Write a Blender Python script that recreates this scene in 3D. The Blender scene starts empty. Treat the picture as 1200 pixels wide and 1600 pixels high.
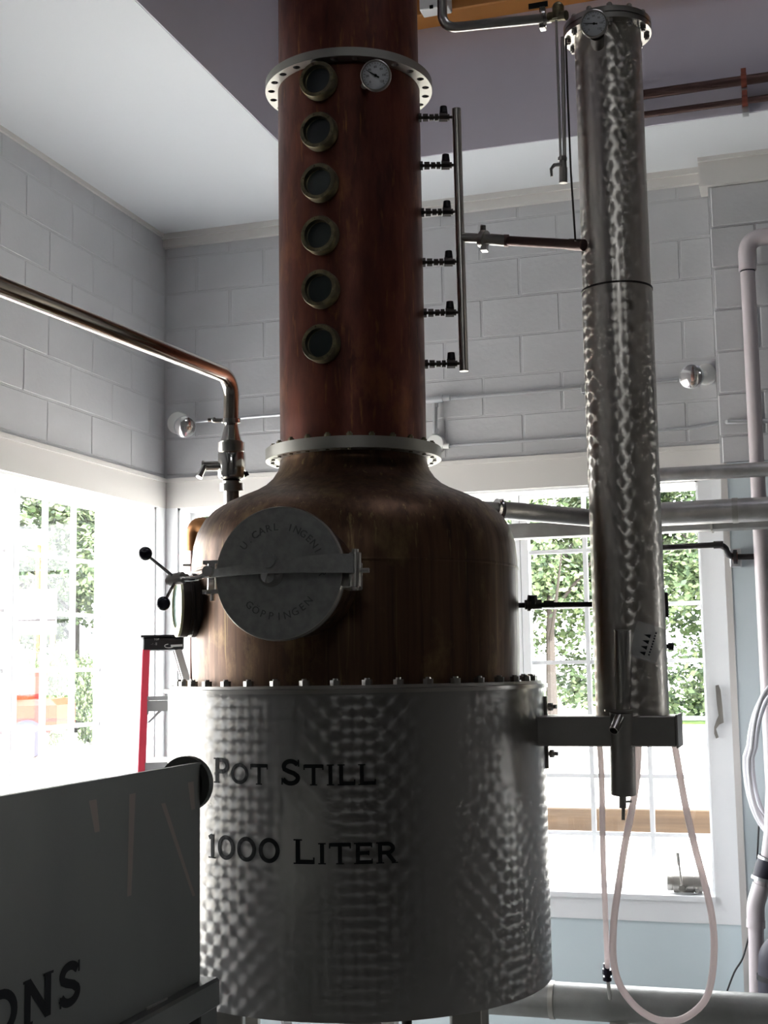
import bpy, bmesh, math, random
from mathutils import Vector, Matrix
random.seed(7)
PI = math.pi
S = bpy.context.scene
COL = S.collection

# ------------------------------------------------------------------ camera
F, PITCH, ROLL, YAW, CZ = 2050.0, .117, -.0155, .305, 2.0
_fw = Vector((-math.sin(YAW), math.cos(YAW), 0)); _rt = Vector((math.cos(YAW), math.sin(YAW), 0)); _up = Vector((0, 0, 1))
CW = math.cos(PITCH)*_fw + math.sin(PITCH)*_up
_u2 = math.cos(PITCH)*_up - math.sin(PITCH)*_fw
CR = math.cos(ROLL)*_rt + math.sin(ROLL)*_u2
CU = math.cos(ROLL)*_u2 - math.sin(ROLL)*_rt
CP = Vector((0, 0, CZ))
cd = bpy.data.cameras.new('camera'); cam = bpy.data.objects.new('camera', cd); COL.objects.link(cam)
cam.matrix_world = Matrix(((CR.x, CU.x, -CW.x, 0), (CR.y, CU.y, -CW.y, 0), (CR.z, CU.z, -CW.z, CZ), (0, 0, 0, 1)))
cd.sensor_fit = 'VERTICAL'; cd.sensor_height = 36; cd.sensor_width = 27; cd.lens = F/1600*36
cd.clip_start = .05; cd.clip_end = 300
S.camera = cam
# measured points: a line of sight met with a plane of the room
def ray(x, y): return CR*((x-600)/F) - CU*((y-800)/F) + CW
def onY(x, y, Y): d = ray(x, y); return CP + d*(Y/d.y)
def onX(x, y, X): d = ray(x, y); return CP + d*(X/d.x)
def onZ(x, y, Z): d = ray(x, y); return CP + d*((Z-CZ)/d.z)
def onD(x, y, D): return CP + ray(x, y)*D

# ------------------------------------------------------------------ world, sun, exposure
S.view_settings.view_transform = 'Standard'; S.view_settings.look = 'None'
S.view_settings.exposure = 0.93; S.view_settings.gamma = 1; S.view_settings.use_curve_mapping = False
wd = bpy.data.worlds.new('sky'); S.world = wd; wd.use_nodes = True
nt = wd.node_tree; bg = nt.nodes['Background']
bg.inputs['Color'].default_value = (.96, .975, 1, 1); bg.inputs['Strength'].default_value = 7.0
sd = bpy.data.lights.new('sun', 'SUN'); sun = bpy.data.objects.new('sun', sd); COL.objects.link(sun)
sd.energy = 13; sd.angle = .02; sd.color = (1, .95, .86)
sun.rotation_euler = Vector((-.55, .38, -.9)).to_track_quat('-Z', 'Y').to_euler()   # sun high behind the building's right
S.cycles.max_bounces = 8; S.cycles.diffuse_bounces = 5; S.cycles.glossy_bounces = 4; S.cycles.transparent_max_bounces = 12
S.cycles.caustics_reflective = False; S.cycles.caustics_refractive = False; S.cycles.sample_clamp_indirect = 6
S.cycles.use_denoising = True

# room numbers (metres)
HZ0, HZ1, FX0, FX1 = 5.5, 6.3, 1.0, 2.4        # high window added in the unseen front wall for fill daylight
SX0, SX1, SY0, SY1 = -.4, 1.4, 2.6, 4.2         # unseen roof light, added to brighten the well
XL, YB, XR, YF = -3.32, 6.5, 6.0, -5.5      # left, back, right, front walls
ZC, ZR = 4.435, 6.6                         # low ceiling, roof of the tall well
VX, VY = -2.21, 5.87                        # edges of the well
W0, W1, WS, WH = -3.235, -.443, .90, 2.88   # back window opening: x, x, sill, head
LW0, LW1 = 3.35, 6.40                       # left window opening in y

def portal(name, loc, sx, sy, rot):
    l = bpy.data.lights.new(name, 'AREA'); l.shape = 'RECTANGLE'; l.size = sx; l.size_y = sy
    l.cycles.is_portal = True
    o = bpy.data.objects.new(name, l); COL.objects.link(o); o.location = loc; o.rotation_euler = rot
portal('window_portal', (XL-.6, (LW0+LW1)/2, (WS+WH)/2), 3.3, 2.1, (PI/2, 0, -PI/2))
portal('window_portal', ((W0+W1)/2, YB+.6, (WS+WH)/2), 3.0, 2.1, (-PI/2, 0, 0))

portal('window_portal', ((FX0+FX1)/2, YF-.5, (HZ0+HZ1)/2), 1.6, 1.0, (PI/2, 0, 0))
portal('window_portal', (3.8, YB+.6, 1.9), 1.4, 2.1, (-PI/2, 0, 0))
# ------------------------------------------------------------------ materials
MATS = {}
def mat(name, col, rough=.5, metal=0.0, noise=None, bump=None, emit=None, alpha=None, spec=None, rvar=None):
    """noise=(colour2, scale(x,y,z), low, high)  bump=(scale, strength, distance)"""
    m = bpy.data.materials.new(name); m.use_nodes = True; MATS[name] = m
    t = m.node_tree; b = t.nodes['Principled BSDF']
    b.inputs['Base Color'].default_value = (*col, 1); b.inputs['Roughness'].default_value = rough
    b.inputs['Metallic'].default_value = metal
    if spec is not None: b.inputs['Specular IOR Level'].default_value = spec
    tc = t.nodes.new('ShaderNodeTexCoord')
    if noise:
        c2, sc, lo, hi = noise
        mp = t.nodes.new('ShaderNodeMapping'); mp.inputs['Scale'].default_value = sc
        t.links.new(tc.outputs['Object'], mp.inputs['Vector'])
        n = t.nodes.new('ShaderNodeTexNoise'); n.inputs['Scale'].default_value = 1; n.inputs['Detail'].default_value = 6
        t.links.new(mp.outputs[0], n.inputs['Vector'])
        r = t.nodes.new('ShaderNodeMapRange'); r.inputs['From Min'].default_value = lo; r.inputs['From Max'].default_value = hi
        t.links.new(n.outputs[0], r.inputs['Value'])
        mx = t.nodes.new('ShaderNodeMix'); mx.data_type = 'RGBA'
        mx.inputs[6].default_value = (*col, 1); mx.inputs[7].default_value = (*c2, 1)
        t.links.new(r.outputs[0], mx.inputs[0]); t.links.new(mx.outputs[2], b.inputs['Base Color'])
        if rvar:
            r2 = t.nodes.new('ShaderNodeMapRange'); r2.inputs['To Min'].default_value = rvar[0]; r2.inputs['To Max'].default_value = rvar[1]
            r2.inputs['From Min'].default_value = .3; r2.inputs['From Max'].default_value = .7
            t.links.new(n.outputs[0], r2.inputs['Value']); t.links.new(r2.outputs[0], b.inputs['Roughness'])
    if bump:
        n2 = t.nodes.new('ShaderNodeTexNoise'); n2.inputs['Scale'].default_value = bump[0]; n2.inputs['Detail'].default_value = 4
        t.links.new(tc.outputs['Object'], n2.inputs['Vector'])
        bp = t.nodes.new('ShaderNodeBump'); bp.inputs['Strength'].default_value = bump[1]; bp.inputs['Distance'].default_value = bump[2]
        t.links.new(n2.outputs[0], bp.inputs['Height']); t.links.new(bp.outputs[0], b.inputs['Normal'])
    if alpha is not None: b.inputs['Alpha'].default_value = alpha
    if emit: b.inputs['Emission Color'].default_value = (*emit, 1); b.inputs['Emission Strength'].default_value = 1
    return m

BLOCK = mat('painted_block', (.60, .60, .615), .6, noise=((.56, .56, .575), (3, 3, 3), .4, .65), bump=(38, .35, .004))
MORTAR = mat('painted_mortar', (.57, .57, .585), .7, bump=(60, .5, .004))
CEIL = mat('ceiling_paint', (.80, .82, .84), .75, bump=(20, .05, .002))
VOIDM = mat('grey_violet_paint', (.70, .66, .74), .7, noise=((.66, .62, .70), (1.2, 1.2, 1.2), .4, .6))
TRIM = mat('white_trim_paint', (.74, .715, .685), .4)
WHITE = mat('white_window_paint', (.85, .86, .87), .35)
PANEL = mat('pale_blue_grey_paint', (.66, .75, .78), .45, noise=((.63, .72, .75), (1.5, 1.5, 1.5), .4, .6))
FLOORM = mat('concrete_floor', (.26, .26, .25), .5, noise=((.20, .20, .19), (2, 2, 2), .35, .7))
DARKWALL = mat('dark_room_paint', (.22, .22, .215), .7)
WOOD = mat('orange_wood', (.50, .21, .05), .5, noise=((.33, .12, .025), (.8, 3, 9), .4, .65))
TIMBER = mat('weathered_timber', (.17, .11, .065), .8, noise=((.10, .065, .04), (1.5, 8, 30), .35, .65))
STEEL = mat('brushed_steel', (.52, .50, .47), .28, 1, noise=((.45, .43, .40), (4, 4, 4), .3, .75))
FLANGEM = mat('flange_steel', (.34, .33, .30), .48, 1)
STEELD = mat('dull_steel', (.47, .45, .42), .42, 1, noise=((.40, .385, .36), (6, 6, 6), .4, .65))
CHROME = mat('bright_steel', (.68, .66, .64), .12, 1)
PIPEST = mat('warm_stainless_pipe', (.56, .50, .44), .17, 1, noise=((.48, .43, .38), (5, 5, 5), .4, .6))
LID = mat('matt_cast_lid', (.37, .37, .355), .55, .5, noise=((.29, .29, .28), (40, 40, 40), .35, .65))
BRASS = mat('tarnished_bronze', (.12, .105, .065), .42, .7, noise=((.24, .20, .11), (30, 30, 30), .45, .65))
DKBR = mat('dark_valve_bronze', (.05, .04, .034), .45, .5)
BLACKP = mat('black_iron_pipe', (.022, .018, .02), .45, .2)
BLACK = mat('black_plastic', (.012, .012, .014), .4)
BALL = mat('black_ball_knob', (.015, .014, .03), .22)
INK = mat('black_lettering', (.012, .013, .014), .6, spec=.15)
FARWALL = mat('far_room_paint', (.24, .225, .215), .7)
GLASSD = mat('dark_sight_glass', (.028, .036, .036), .08)
GLASSP = mat('pale_sight_glass', (.30, .42, .38), .1)
GFACE = mat('gauge_face', (.86, .88, .92), .35)
PVC = mat('white_pvc', (.68, .61, .63), .35)
HOSE = mat('milky_hose', (.60, .52, .52), .35)
HOSEW = mat('white_hose', (.86, .86, .90), .3)
FOIL = mat('foil_jacket', (.52, .51, .50), .38, .9, noise=((.42, .41, .40), (14, 14, 14), .4, .62), bump=(60, .3, .003))
INSUL = mat('pale_pipe_jacket', (.34, .34, .33), .4, .5, noise=((.24, .24, .23), (5, 5, 5), .4, .65), bump=(30, .35, .005))
COPPIPE = mat('old_copper_pipe', (.11, .065, .058), .4, .7)
REDCU = mat('red_copper_clamp', (.26, .07, .045), .45, .5)
ORANGECU = mat('orange_copper', (.50, .24, .09), .4, .7, noise=((.36, .16, .06), (14, 14, 14), .4, .6))
REDFG = mat('red_fibreglass', (1.0, .09, .14), .4)
ALU = mat('aluminium', (.62, .63, .65), .35, .8)
RUBBER = mat('dark_rubber', (.03, .028, .045), .55)
LAMPG = mat('reflector_glass', (.72, .70, .70), .12, .85)
CARDW = mat('white_card', (.88, .88, .85), .6)
TANKM = mat('foreground_tank_steel', (.165, .168, .158), .45, .7, noise=((.135, .137, .13), (2.2, 2.2, .8), .4, .65))
STREAK = mat('dried_drip_marks', (.25, .21, .185), .5, .6)
LEAFS = [mat('leaf_green', (.10, .155, .07), .6), mat('leaf_bright', (.19, .25, .12), .6), mat('leaf_deep', (.045, .075, .04), .6)]
BARK = mat('bark', (.05, .042, .038), .9, bump=(30, .8, .02))
GRAVEL = mat('pale_gravel', (.66, .64, .60), .9, noise=((.55, .53, .5), (4, 4, 4), .4, .6))
GRASS = mat('lawn', (.12, .22, .05), .9)
REDP = mat('red_paint', (.30, .012, .009), .35)
DKGL = mat('vehicle_glass', (.03, .035, .04), .1)

def copper_mat(name, base, dark, gold, zs, hs=34):
    m = bpy.data.materials.new(name); m.use_nodes = True; t = m.node_tree; b = t.nodes['Principled BSDF']
    b.inputs['Metallic'].default_value = .72
    tc = t.nodes.new('ShaderNodeTexCoord')
    def nz(sc, det, lo, hi):
        mp = t.nodes.new('ShaderNodeMapping'); mp.inputs['Scale'].default_value = sc
        t.links.new(tc.outputs['Object'], mp.inputs['Vector'])
        n = t.nodes.new('ShaderNodeTexNoise'); n.inputs['Scale'].default_value = 1; n.inputs['Detail'].default_value = det
        n.inputs['Roughness'].default_value = .65
        t.links.new(mp.outputs[0], n.inputs['Vector'])
        r = t.nodes.new('ShaderNodeMapRange'); r.inputs['From Min'].default_value = lo; r.inputs['From Max'].default_value = hi
        t.links.new(n.outputs[0], r.inputs['Value']); return r.outputs[0], n.outputs[0]
    def mix(f, a, c):
        mx = t.nodes.new('ShaderNodeMix'); mx.data_type = 'RGBA'
        if hasattr(a, 'links'): t.links.new(a, mx.inputs[6])
        else: mx.inputs[6].default_value = (*a, 1)
        mx.inputs[7].default_value = (*c, 1); t.links.new(f, mx.inputs[0]); return mx.outputs[2]
    f1, raw = nz((hs, hs, zs), 7, .36, .68)
    f2, _ = nz((5, 5, 2.2), 6, .52, .75)
    f3, _ = nz((60, 60, zs*1.5), 3, .60, .78)
    f4, _ = nz((7, 7, 4), 9, .55, .72)
    c = mix(f1, base, dark); c = mix(f2, c, dark); c = mix(f3, c, gold); c = mix(f4, c, tuple(.5*a+.5*b_ for a, b_ in zip(base, gold)))
    t.links.new(c, b.inputs['Base Color'])
    r2 = t.nodes.new('ShaderNodeMapRange'); r2.inputs['From Min'].default_value = .3; r2.inputs['From Max'].default_value = .7
    r2.inputs['To Min'].default_value = .34; r2.inputs['To Max'].default_value = .5
    t.links.new(raw, r2.inputs['Value']); t.links.new(r2.outputs[0], b.inputs['Roughness'])
    return m
COPCOL = copper_mat('aged_column_copper', (.165, .050, .032), (.075, .026, .019), (.30, .12, .04), 4.5, 16)
COPPOT = copper_mat('aged_pot_copper', (.14, .075, .042), (.065, .036, .022), (.32, .23, .10), 1.0)

def swirl_mat(name, col, R, pitch, rough=.3, aniso=.75, bs=.2):
    """engine-turned steel: every round polishing mark is a disc of circular scratches"""
    m = bpy.data.materials.new(name); m.use_nodes = True; t = m.node_tree; b = t.nodes['Principled BSDF']
    b.inputs['Base Color'].default_value = (*col, 1); b.inputs['Metallic'].default_value = 1
    b.inputs['Roughness'].default_value = rough; b.inputs['Anisotropic'].default_value = aniso
    N = t.nodes.new; L = t.links.new
    def M(op, a, c=None):
        n = N('ShaderNodeMath'); n.operation = op
        for i, v in enumerate((a, c)):
            if v is None: continue
            if isinstance(v, (int, float)): n.inputs[i].default_value = v
            else: L(v, n.inputs[i])
        return n.outputs[0]
    tc = N('ShaderNodeTexCoord'); sp = N('ShaderNodeSeparateXYZ'); L(tc.outputs['Object'], sp.inputs[0])
    ang = M('ARCTAN2', sp.outputs[1], sp.outputs[0]); u = M('MULTIPLY', ang, R/pitch); v = M('MULTIPLY', sp.outputs[2], 1/pitch)
    # staggered lattice: rotate by 45 degrees
    p = M('MULTIPLY', M('ADD', u, v), .70711); q = M('MULTIPLY', M('SUBTRACT', v, u), .70711)
    dp = M('SUBTRACT', M('FRACT', p), .5); dq = M('SUBTRACT', M('FRACT', q), .5)
    du = M('MULTIPLY', M('SUBTRACT', dp, dq), .70711); dv = M('MULTIPLY', M('ADD', dp, dq), .70711)
    s = M('SINE', ang); c = M('COSINE', ang)
    # tangent = -dv * e_u + du * e_z
    tx = M('MULTIPLY', M('MULTIPLY', dv, s), 1.0); ty = M('MULTIPLY', M('MULTIPLY', dv, c), -1.0)
    cb = N('ShaderNodeCombineXYZ'); L(tx, cb.inputs[0]); L(ty, cb.inputs[1]); L(du, cb.inputs[2])
    nm = N('ShaderNodeVectorMath'); nm.operation = 'NORMALIZE'; L(cb.outputs[0], nm.inputs[0])
    L(nm.outputs[0], b.inputs['Tangent'])
    d = M('SQRT', M('ADD', M('MULTIPLY', du, du), M('MULTIPLY', dv, dv)))
    no = N('ShaderNodeTexNoise'); no.inputs['Scale'].default_value = 5; no.inputs['Detail'].default_value = 4
    L(tc.outputs['Object'], no.inputs['Vector'])
    bp = N('ShaderNodeBump'); bp.inputs['Strength'].default_value = bs; bp.inputs['Distance'].default_value = .0022
    L(M('ADD', d, 0.0), bp.inputs['Height']); L(bp.outputs[0], b.inputs['Normal'])
    rr = N('ShaderNodeMapRange'); rr.inputs['To Min'].default_value = rough*.8; rr.inputs['To Max'].default_value = rough*1.25
    L(no.outputs[0], rr.inputs['Value']); L(rr.outputs[0], b.inputs['Roughness'])
    return m
SWJ = swirl_mat('engine_turned_jacket', (.36, .35, .335), .617, .046, .34, .8, .16)
SWC = swirl_mat('engine_turned_condenser', (.64, .60, .55), .115, .05, .33, .88, .13)

def pane_mat():
    m = bpy.data.materials.new('window_glass'); m.use_nodes = True; t = m.node_tree; t.nodes.clear()
    o = t.nodes.new('ShaderNodeOutputMaterial'); tr = t.nodes.new('ShaderNodeBsdfTransparent'); g = t.nodes.new('ShaderNodeBsdfGlossy')
    g.inputs['Roughness'].default_value = .02; tr.inputs[0].default_value = (.97, .975, .975, 1)
    mx = t.nodes.new('ShaderNodeMixShader'); mx.inputs[0].default_value = .04; t.links.new(tr.outputs[0], mx.inputs[1]); t.links.new(g.outputs[0], mx.inputs[2])
    t.links.new(mx.outputs[0], o.inputs[0]); return m
PANE = pane_mat()
def frost_mat():
    m = bpy.data.materials.new('added_light_frost'); m.use_nodes = True; t = m.node_tree; t.nodes.clear()  # diffusing sheet for the added light in the well roof
    o = t.nodes.new('ShaderNodeOutputMaterial'); g = t.nodes.new('ShaderNodeBsdfTranslucent'); g.inputs[0].default_value = (.30, .30, .32, 1)
    t.links.new(g.outputs[0], o.inputs[0]); return m
FROST = frost_mat()
def plastic_mat():
    m = mat('clear_plastic_beaker', (.85, .86, .86), .15); b = m.node_tree.nodes['Principled BSDF']
    b.inputs['Alpha'].default_value = .15; return m
CUP = plastic_mat()

def hose_mat(name, col, tr):
    m = bpy.data.materials.new(name); m.use_nodes = True; t = m.node_tree; b = t.nodes['Principled BSDF']; o = t.nodes['Material Output']
    b.inputs['Base Color'].default_value = (*col, 1); b.inputs['Roughness'].default_value = .3
    g = t.nodes.new('ShaderNodeBsdfTranslucent'); g.inputs[0].default_value = (*col, 1)
    p = t.nodes.new('ShaderNodeBsdfTransparent'); p.inputs[0].default_value = (*col, 1)
    a = t.nodes.new('ShaderNodeMixShader'); a.inputs[0].default_value = tr; c = t.nodes.new('ShaderNodeMixShader'); c.inputs[0].default_value = .15
    t.links.new(b.outputs[0], a.inputs[1]); t.links.new(g.outputs[0], a.inputs[2])
    t.links.new(a.outputs[0], c.inputs[1]); t.links.new(p.outputs[0], c.inputs[2]); t.links.new(c.outputs[0], o.inputs[0]); return m
HOSE = hose_mat('milky_translucent_hose', (.90, .82, .81), .5)
# ------------------------------------------------------------------ mesh helpers
def frame(d):
    d = Vector(d).normalized(); a = Vector((0, 0, 1)) if abs(d.z) < .95 else Vector((1, 0, 0))
    x = a.cross(d).normalized(); return x, d.cross(x), d
class MB:
    def __init__(s): s.bm = bmesh.new()
    def box(s, a, b, M=None, bev=0):
        a, b = Vector(a), Vector(b)
        vs = [s.bm.verts.new((M or Matrix()) @ Vector((x, y, z))) for x in (a.x, b.x) for y in (a.y, b.y) for z in (a.z, b.z)]
        fs = [s.bm.faces.new([vs[i] for i in f]) for f in ((0, 1, 3, 2), (4, 6, 7, 5), (0, 4, 5, 1), (2, 3, 7, 6), (0, 2, 6, 4), (1, 5, 7, 3))]
        if bev:
            es = {e for f in fs for e in f.edges}
            bmesh.ops.bevel(s.bm, geom=list(es), offset=bev, segments=1, affect='EDGES')
        return s
    def cbox(s, c, size, M=None, bev=0):
        c = Vector(c); h = Vector(size)/2; return s.box(c-h, c+h, M, bev)
    def ring(s, c, x, y, r, n): return [s.bm.verts.new(c + x*(r*math.cos(2*PI*i/n)) + y*(r*math.sin(2*PI*i/n))) for i in range(n)]
    def skin(s, rings, cap=True, closed=False):
        n = len(rings[0]); rr = rings + ([rings[0]] if closed else [])
        for A, B in zip(rr, rr[1:]):
            for i in range(n): s.bm.faces.new((A[i], A[(i+1) % n], B[(i+1) % n], B[i]))
        if cap and not closed: s.bm.faces.new(list(reversed(rings[0]))); s.bm.faces.new(rings[-1])
        return s
    def cyl(s, p, q, r, r2=None, n=16, cap=True):
        p, q = Vector(p), Vector(q); x, y, d = frame(q-p)
        return s.skin([s.ring(p, x, y, r, n), s.ring(q, x, y, r if r2 is None else r2, n)], cap)
    def lathe(s, prof, o=(0, 0, 0), d=(0, 0, 1), n=32, closed=False, cap=False):
        """prof: (radius, height along d)"""
        o = Vector(o); x, y, d = frame(d)
        return s.skin([s.ring(o + d*h, x, y, max(r, 1e-4), n) for r, h in prof], cap, closed)
    def tube(s, pts, r, n=12, cap=True):
        pts = [Vector(p) for p in pts]; rs = r if isinstance(r, (list, tuple)) else [r]*len(pts)
        t0 = (pts[1]-pts[0]).normalized(); x, y, _ = frame(t0); rings = []
        for i, p in enumerate(pts):
            t = (pts[min(i+1, len(pts)-1)] - pts[max(i-1, 0)]).normalized()
            x = (x - t*x.dot(t)).normalized(); y = t.cross(x)
            rings.append(s.ring(p, x, y, rs[i], n))
        return s.skin(rings, cap)
    def ball(s, c, r, seg=16, sc=(1, 1, 1)):
        bmesh.ops.create_uvsphere(s.bm, u_segments=seg, v_segments=seg//2+2, radius=r, matrix=Matrix.Translation(c) @ Matrix.Diagonal((*sc, 1))); return s
    def hexn(s, c, d, r, h):
        c = Vector(c); d = Vector(d).normalized(); return s.cyl(c, c + d*h, r, n=6)
    def poly(s, pts, th, nrm):
        """flat outline given thickness"""
        nrm = Vector(nrm); a = [s.bm.verts.new(Vector(p)) for p in pts]; b = [s.bm.verts.new(Vector(p)+nrm*th) for p in pts]
        s.bm.faces.new(list(reversed(a))); s.bm.faces.new(b)
        for i in range(len(a)): s.bm.faces.new((a[i], a[(i+1) % len(a)], b[(i+1) % len(a)], b[i]))
        return s
    def mesh(s, name, org=Vector((0, 0, 0))):
        bmesh.ops.recalc_face_normals(s.bm, faces=s.bm.faces)
        me = bpy.data.meshes.new(name)
        if org.length: bmesh.ops.translate(s.bm, verts=s.bm.verts, vec=-org)
        s.bm.to_mesh(me); s.bm.free()
        me.shade_smooth(); me.set_sharp_from_angle(angle=math.radians(35))
        return me
    def build(s, name, m, parent=None, label=None):
        """geometry in world coordinates, re-centred on its thing's base"""
        org = wloc(parent) if parent else Vector((0, 0, 0))
        me = s.mesh(name, org); me.materials.append(m)
        o = bpy.data.objects.new(name, me); COL.objects.link(o)
        if parent: o.parent = parent
        if label: o['label'] = label
        return o
    def thing(s, name, m, label, cat, group=None, loc=None):
        me = s.mesh(name, Vector(loc) if loc is not None else Vector((0, 0, 0))); me.materials.append(m)
        o = bpy.data.objects.new(name, me); COL.objects.link(o)
        if loc is not None: o.location = loc
        return tag(o, label, cat, group)
    def struct(s, name, m, parent=None):
        o = s.build(name, m, parent)
        if not parent: o['kind'] = 'structure'
        return o
def wloc(o):
    v = Vector((0, 0, 0))
    while o: v += Vector(o.location); o = o.parent
    return v
def tag(o, label, cat, group=None):
    o['label'] = label; o['category'] = cat
    if group: o['group'] = group
    return o
def root(name, loc, label, cat, group=None):
    o = bpy.data.objects.new(name, None); COL.objects.link(o); o.location = loc; o.empty_display_size = .1
    return tag(o, label, cat, group)
def inst(name, me, parent, loc, rot=None, scale=None):
    o = bpy.data.objects.new(name, me); COL.objects.link(o); o.parent = parent; o.location = Vector(loc) - (wloc(parent) if parent else Vector())
    if rot is not None: o.rotation_euler = rot
    if scale is not None: o.scale = scale
    return o
def cm(pts, k=6):
    """Catmull-Rom through points"""
    pts = [Vector(p) for p in pts]; P = [pts[0]*2-pts[1]] + pts + [pts[-1]*2-pts[-2]]; out = []
    for i in range(1, len(P)-2):
        for j in range(k):
            t = j/k; a, b, c, d = P[i-1], P[i], P[i+1], P[i+2]
            out.append(.5*((2*b) + (c-a)*t + (2*a-5*b+4*c-d)*t*t + (3*b-a-3*c+d)*t**3))
    return out + [pts[-1]]
def bend(a, c, b, r, k=7):
    """straight a-c-b with a rounded corner of radius-ish r at c"""
    a, b, c = Vector(a), Vector(b), Vector(c); u = (a-c).normalized(); v = (b-c).normalized()
    p, q = c+u*r, c+v*r
    return [a] + [p*(1-t)**2 + c*2*t*(1-t) + q*t*t for t in [i/k for i in range(k+1)]] + [b]

# ------------------------------------------------------------------ glyphs: wide roman capitals drawn as strokes (unit height)
def arc(cx, cy, rx, ry, a0, a1, n=14): return [(cx+rx*math.cos(math.radians(a0+(a1-a0)*i/n)), cy+ry*math.sin(math.radians(a0+(a1-a0)*i/n))) for i in range(n+1)]
W = .18
GLY = {  # width, strokes (thick), thin serifs (x0,y0,x1,y1)
 'P': (.86, [[(.2, 0), (.2, 1)], [(.2, .92), (.5, .92)] + arc(.5, .69, .26, .23, 90, -90) + [(.2, .46)]], [(.03, .02, .37, .02), (.03, .97, .25, .97)]),
 'O': (1.08, [arc(.54, .5, .44, .43, 0, 360, 28)], []),
 '0': (.92, [arc(.46, .5, .36, .43, 0, 360, 28)], []),
 '1': (.5, [[(.28, 0), (.28, 1)], [(.08, .84), (.28, .95)]], [(.06, .02, .5, .02)]),
 'T': (.98, [[(.49, 0), (.49, .98)], [(.06, .92), (.92, .92)]], [(.32, .02, .66, .02), (.04, .74, .04, 1), (.94, .74, .94, 1)]),
 'S': (.86, [[(.73, .8)] + arc(.45, .72, .27, .21, 35, 180) + [(.2, .62), (.36, .54), (.58, .46)] + arc(.45, .28, .29, .21, 20, -150) + [(.14, .24)]], [(.77, .72, .77, .99), (.11, .02, .11, .28)]),
 'I': (.42, [[(.21, 0), (.21, 1)]], [(.04, .02, .38, .02), (.04, .97, .38, .97)]),
 'L': (.86, [[(.2, 0), (.2, 1)], [(.2, .08), (.8, .08)]], [(.03, .02, .3, .02), (.03, .97, .37, .97), (.82, 0, .82, .27)]),
 'E': (.88, [[(.2, 0), (.2, 1)], [(.2, .08), (.8, .08)], [(.2, .51), (.66, .51)], [(.2, .92), (.78, .92)]], [(.03, .02, .3, .02), (.03, .97, .3, .97), (.82, 0, .82, .24), (.80, .77, .80, 1), (.67, .4, .67, .62)]),
 'R': (.98, [[(.2, 0), (.2, 1)], [(.2, .92), (.52, .92)] + arc(.52, .71, .25, .21, 90, -90) + [(.2, .5)], [(.5, .5), (.84, .03)]], [(.03, .02, .37, .02), (.03, .97, .25, .97), (.7, .02, .98, .02)]),
 'N': (1.08, [[(.2, 0), (.2, 1)], [(.2, .95), (.88, .05)], [(.88, 0), (.88, 1)]], [(.03, .02, .37, .02), (.03, .97, .25, .97), (.7, .97, 1.05, .97)]),
 'G': (1.04, [arc(.52, .5, .42, .43, 42, 350, 24), [(.92, .08), (.92, .42)], [(.66, .44), (1.02, .44)]], []),
 'A': (1.06, [[(.12, 0), (.53, 1)], [(.53, 1), (.94, 0)], [(.28, .3), (.78, .3)]], [(0, .02, .28, .02), (.76, .02, 1.06, .02)]),
 'C': (1.0, [arc(.52, .5, .42, .43, 45, 315, 24)], []),
 'U': (1.02, [[(.2, 1), (.2, .4)] + arc(.51, .38, .31, .31, 180, 360, 12) + [(.82, 1)]], [(.05, .97, .35, .97), (.67, .97, .97, .97)]),
 ' ': (.5, [], []),
}
def strip(mb, pts, w, fn):
    out = []
    # resample so letters can wrap a curved sheet
    P = []
    for a, b in zip(pts, pts[1:]):
        k = max(1, int(math.hypot(b[0]-a[0], b[1]-a[1])/.2))
        P += [(a[0]+(b[0]-a[0])*i/k, a[1]+(b[1]-a[1])*i/k) for i in range(k)]
    P.append(pts[-1])
    closed = math.hypot(P[0][0]-P[-1][0], P[0][1]-P[-1][1]) < 1e-6
    prev = None
    for i, p in enumerate(P):
        a = P[i-1] if i else (P[-2] if closed else p); b = P[i+1] if i < len(P)-1 else (P[1] if closed else p)
        dx, dy = b[0]-a[0], b[1]-a[1]; l = math.hypot(dx, dy) or 1; nx, ny = -dy/l*w/2, dx/l*w/2
        cur = (mb.bm.verts.new(fn(p[0]+nx, p[1]+ny)), mb.bm.verts.new(fn(p[0]-nx, p[1]-ny)))
        if prev: mb.bm.faces.new((prev[0], prev[1], cur[1], cur[0]))
        prev = cur
def glyph(ch, fn, w=W, serif=True):
    mb = MB(); wd_, st, se = GLY[ch]
    for i, s_ in enumerate(st): strip(mb, s_, w, lambda a, b, i=i: fn(a, b, i))
    if serif:
        for i, a in enumerate(se): strip(mb, [(a[0], a[1]), (a[2], a[3])], .06, lambda p, q, i=i: fn(p, q, i+4))
    return mb, wd_
def bfont(txt, size, ext=.0):
    c = bpy.data.curves.new('txt', 'FONT'); c.body = txt; c.size = size; c.extrude = ext; c.align_x = 'CENTER'; c.align_y = 'CENTER'; c.resolution_u = 2
    o = bpy.data.objects.new('txt', c); COL.objects.link(o); bpy.context.view_layer.update()
    me = bpy.data.meshes.new_from_object(o.evaluated_get(bpy.context.evaluated_depsgraph_get()))
    bpy.data.objects.remove(o); return me

# ================================================================== THE ROOM
MB().box((XL-.4, YF-.4, -.2), (XR+.4, YB+.4, 0)).struct('floor', FLOORM)
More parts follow.
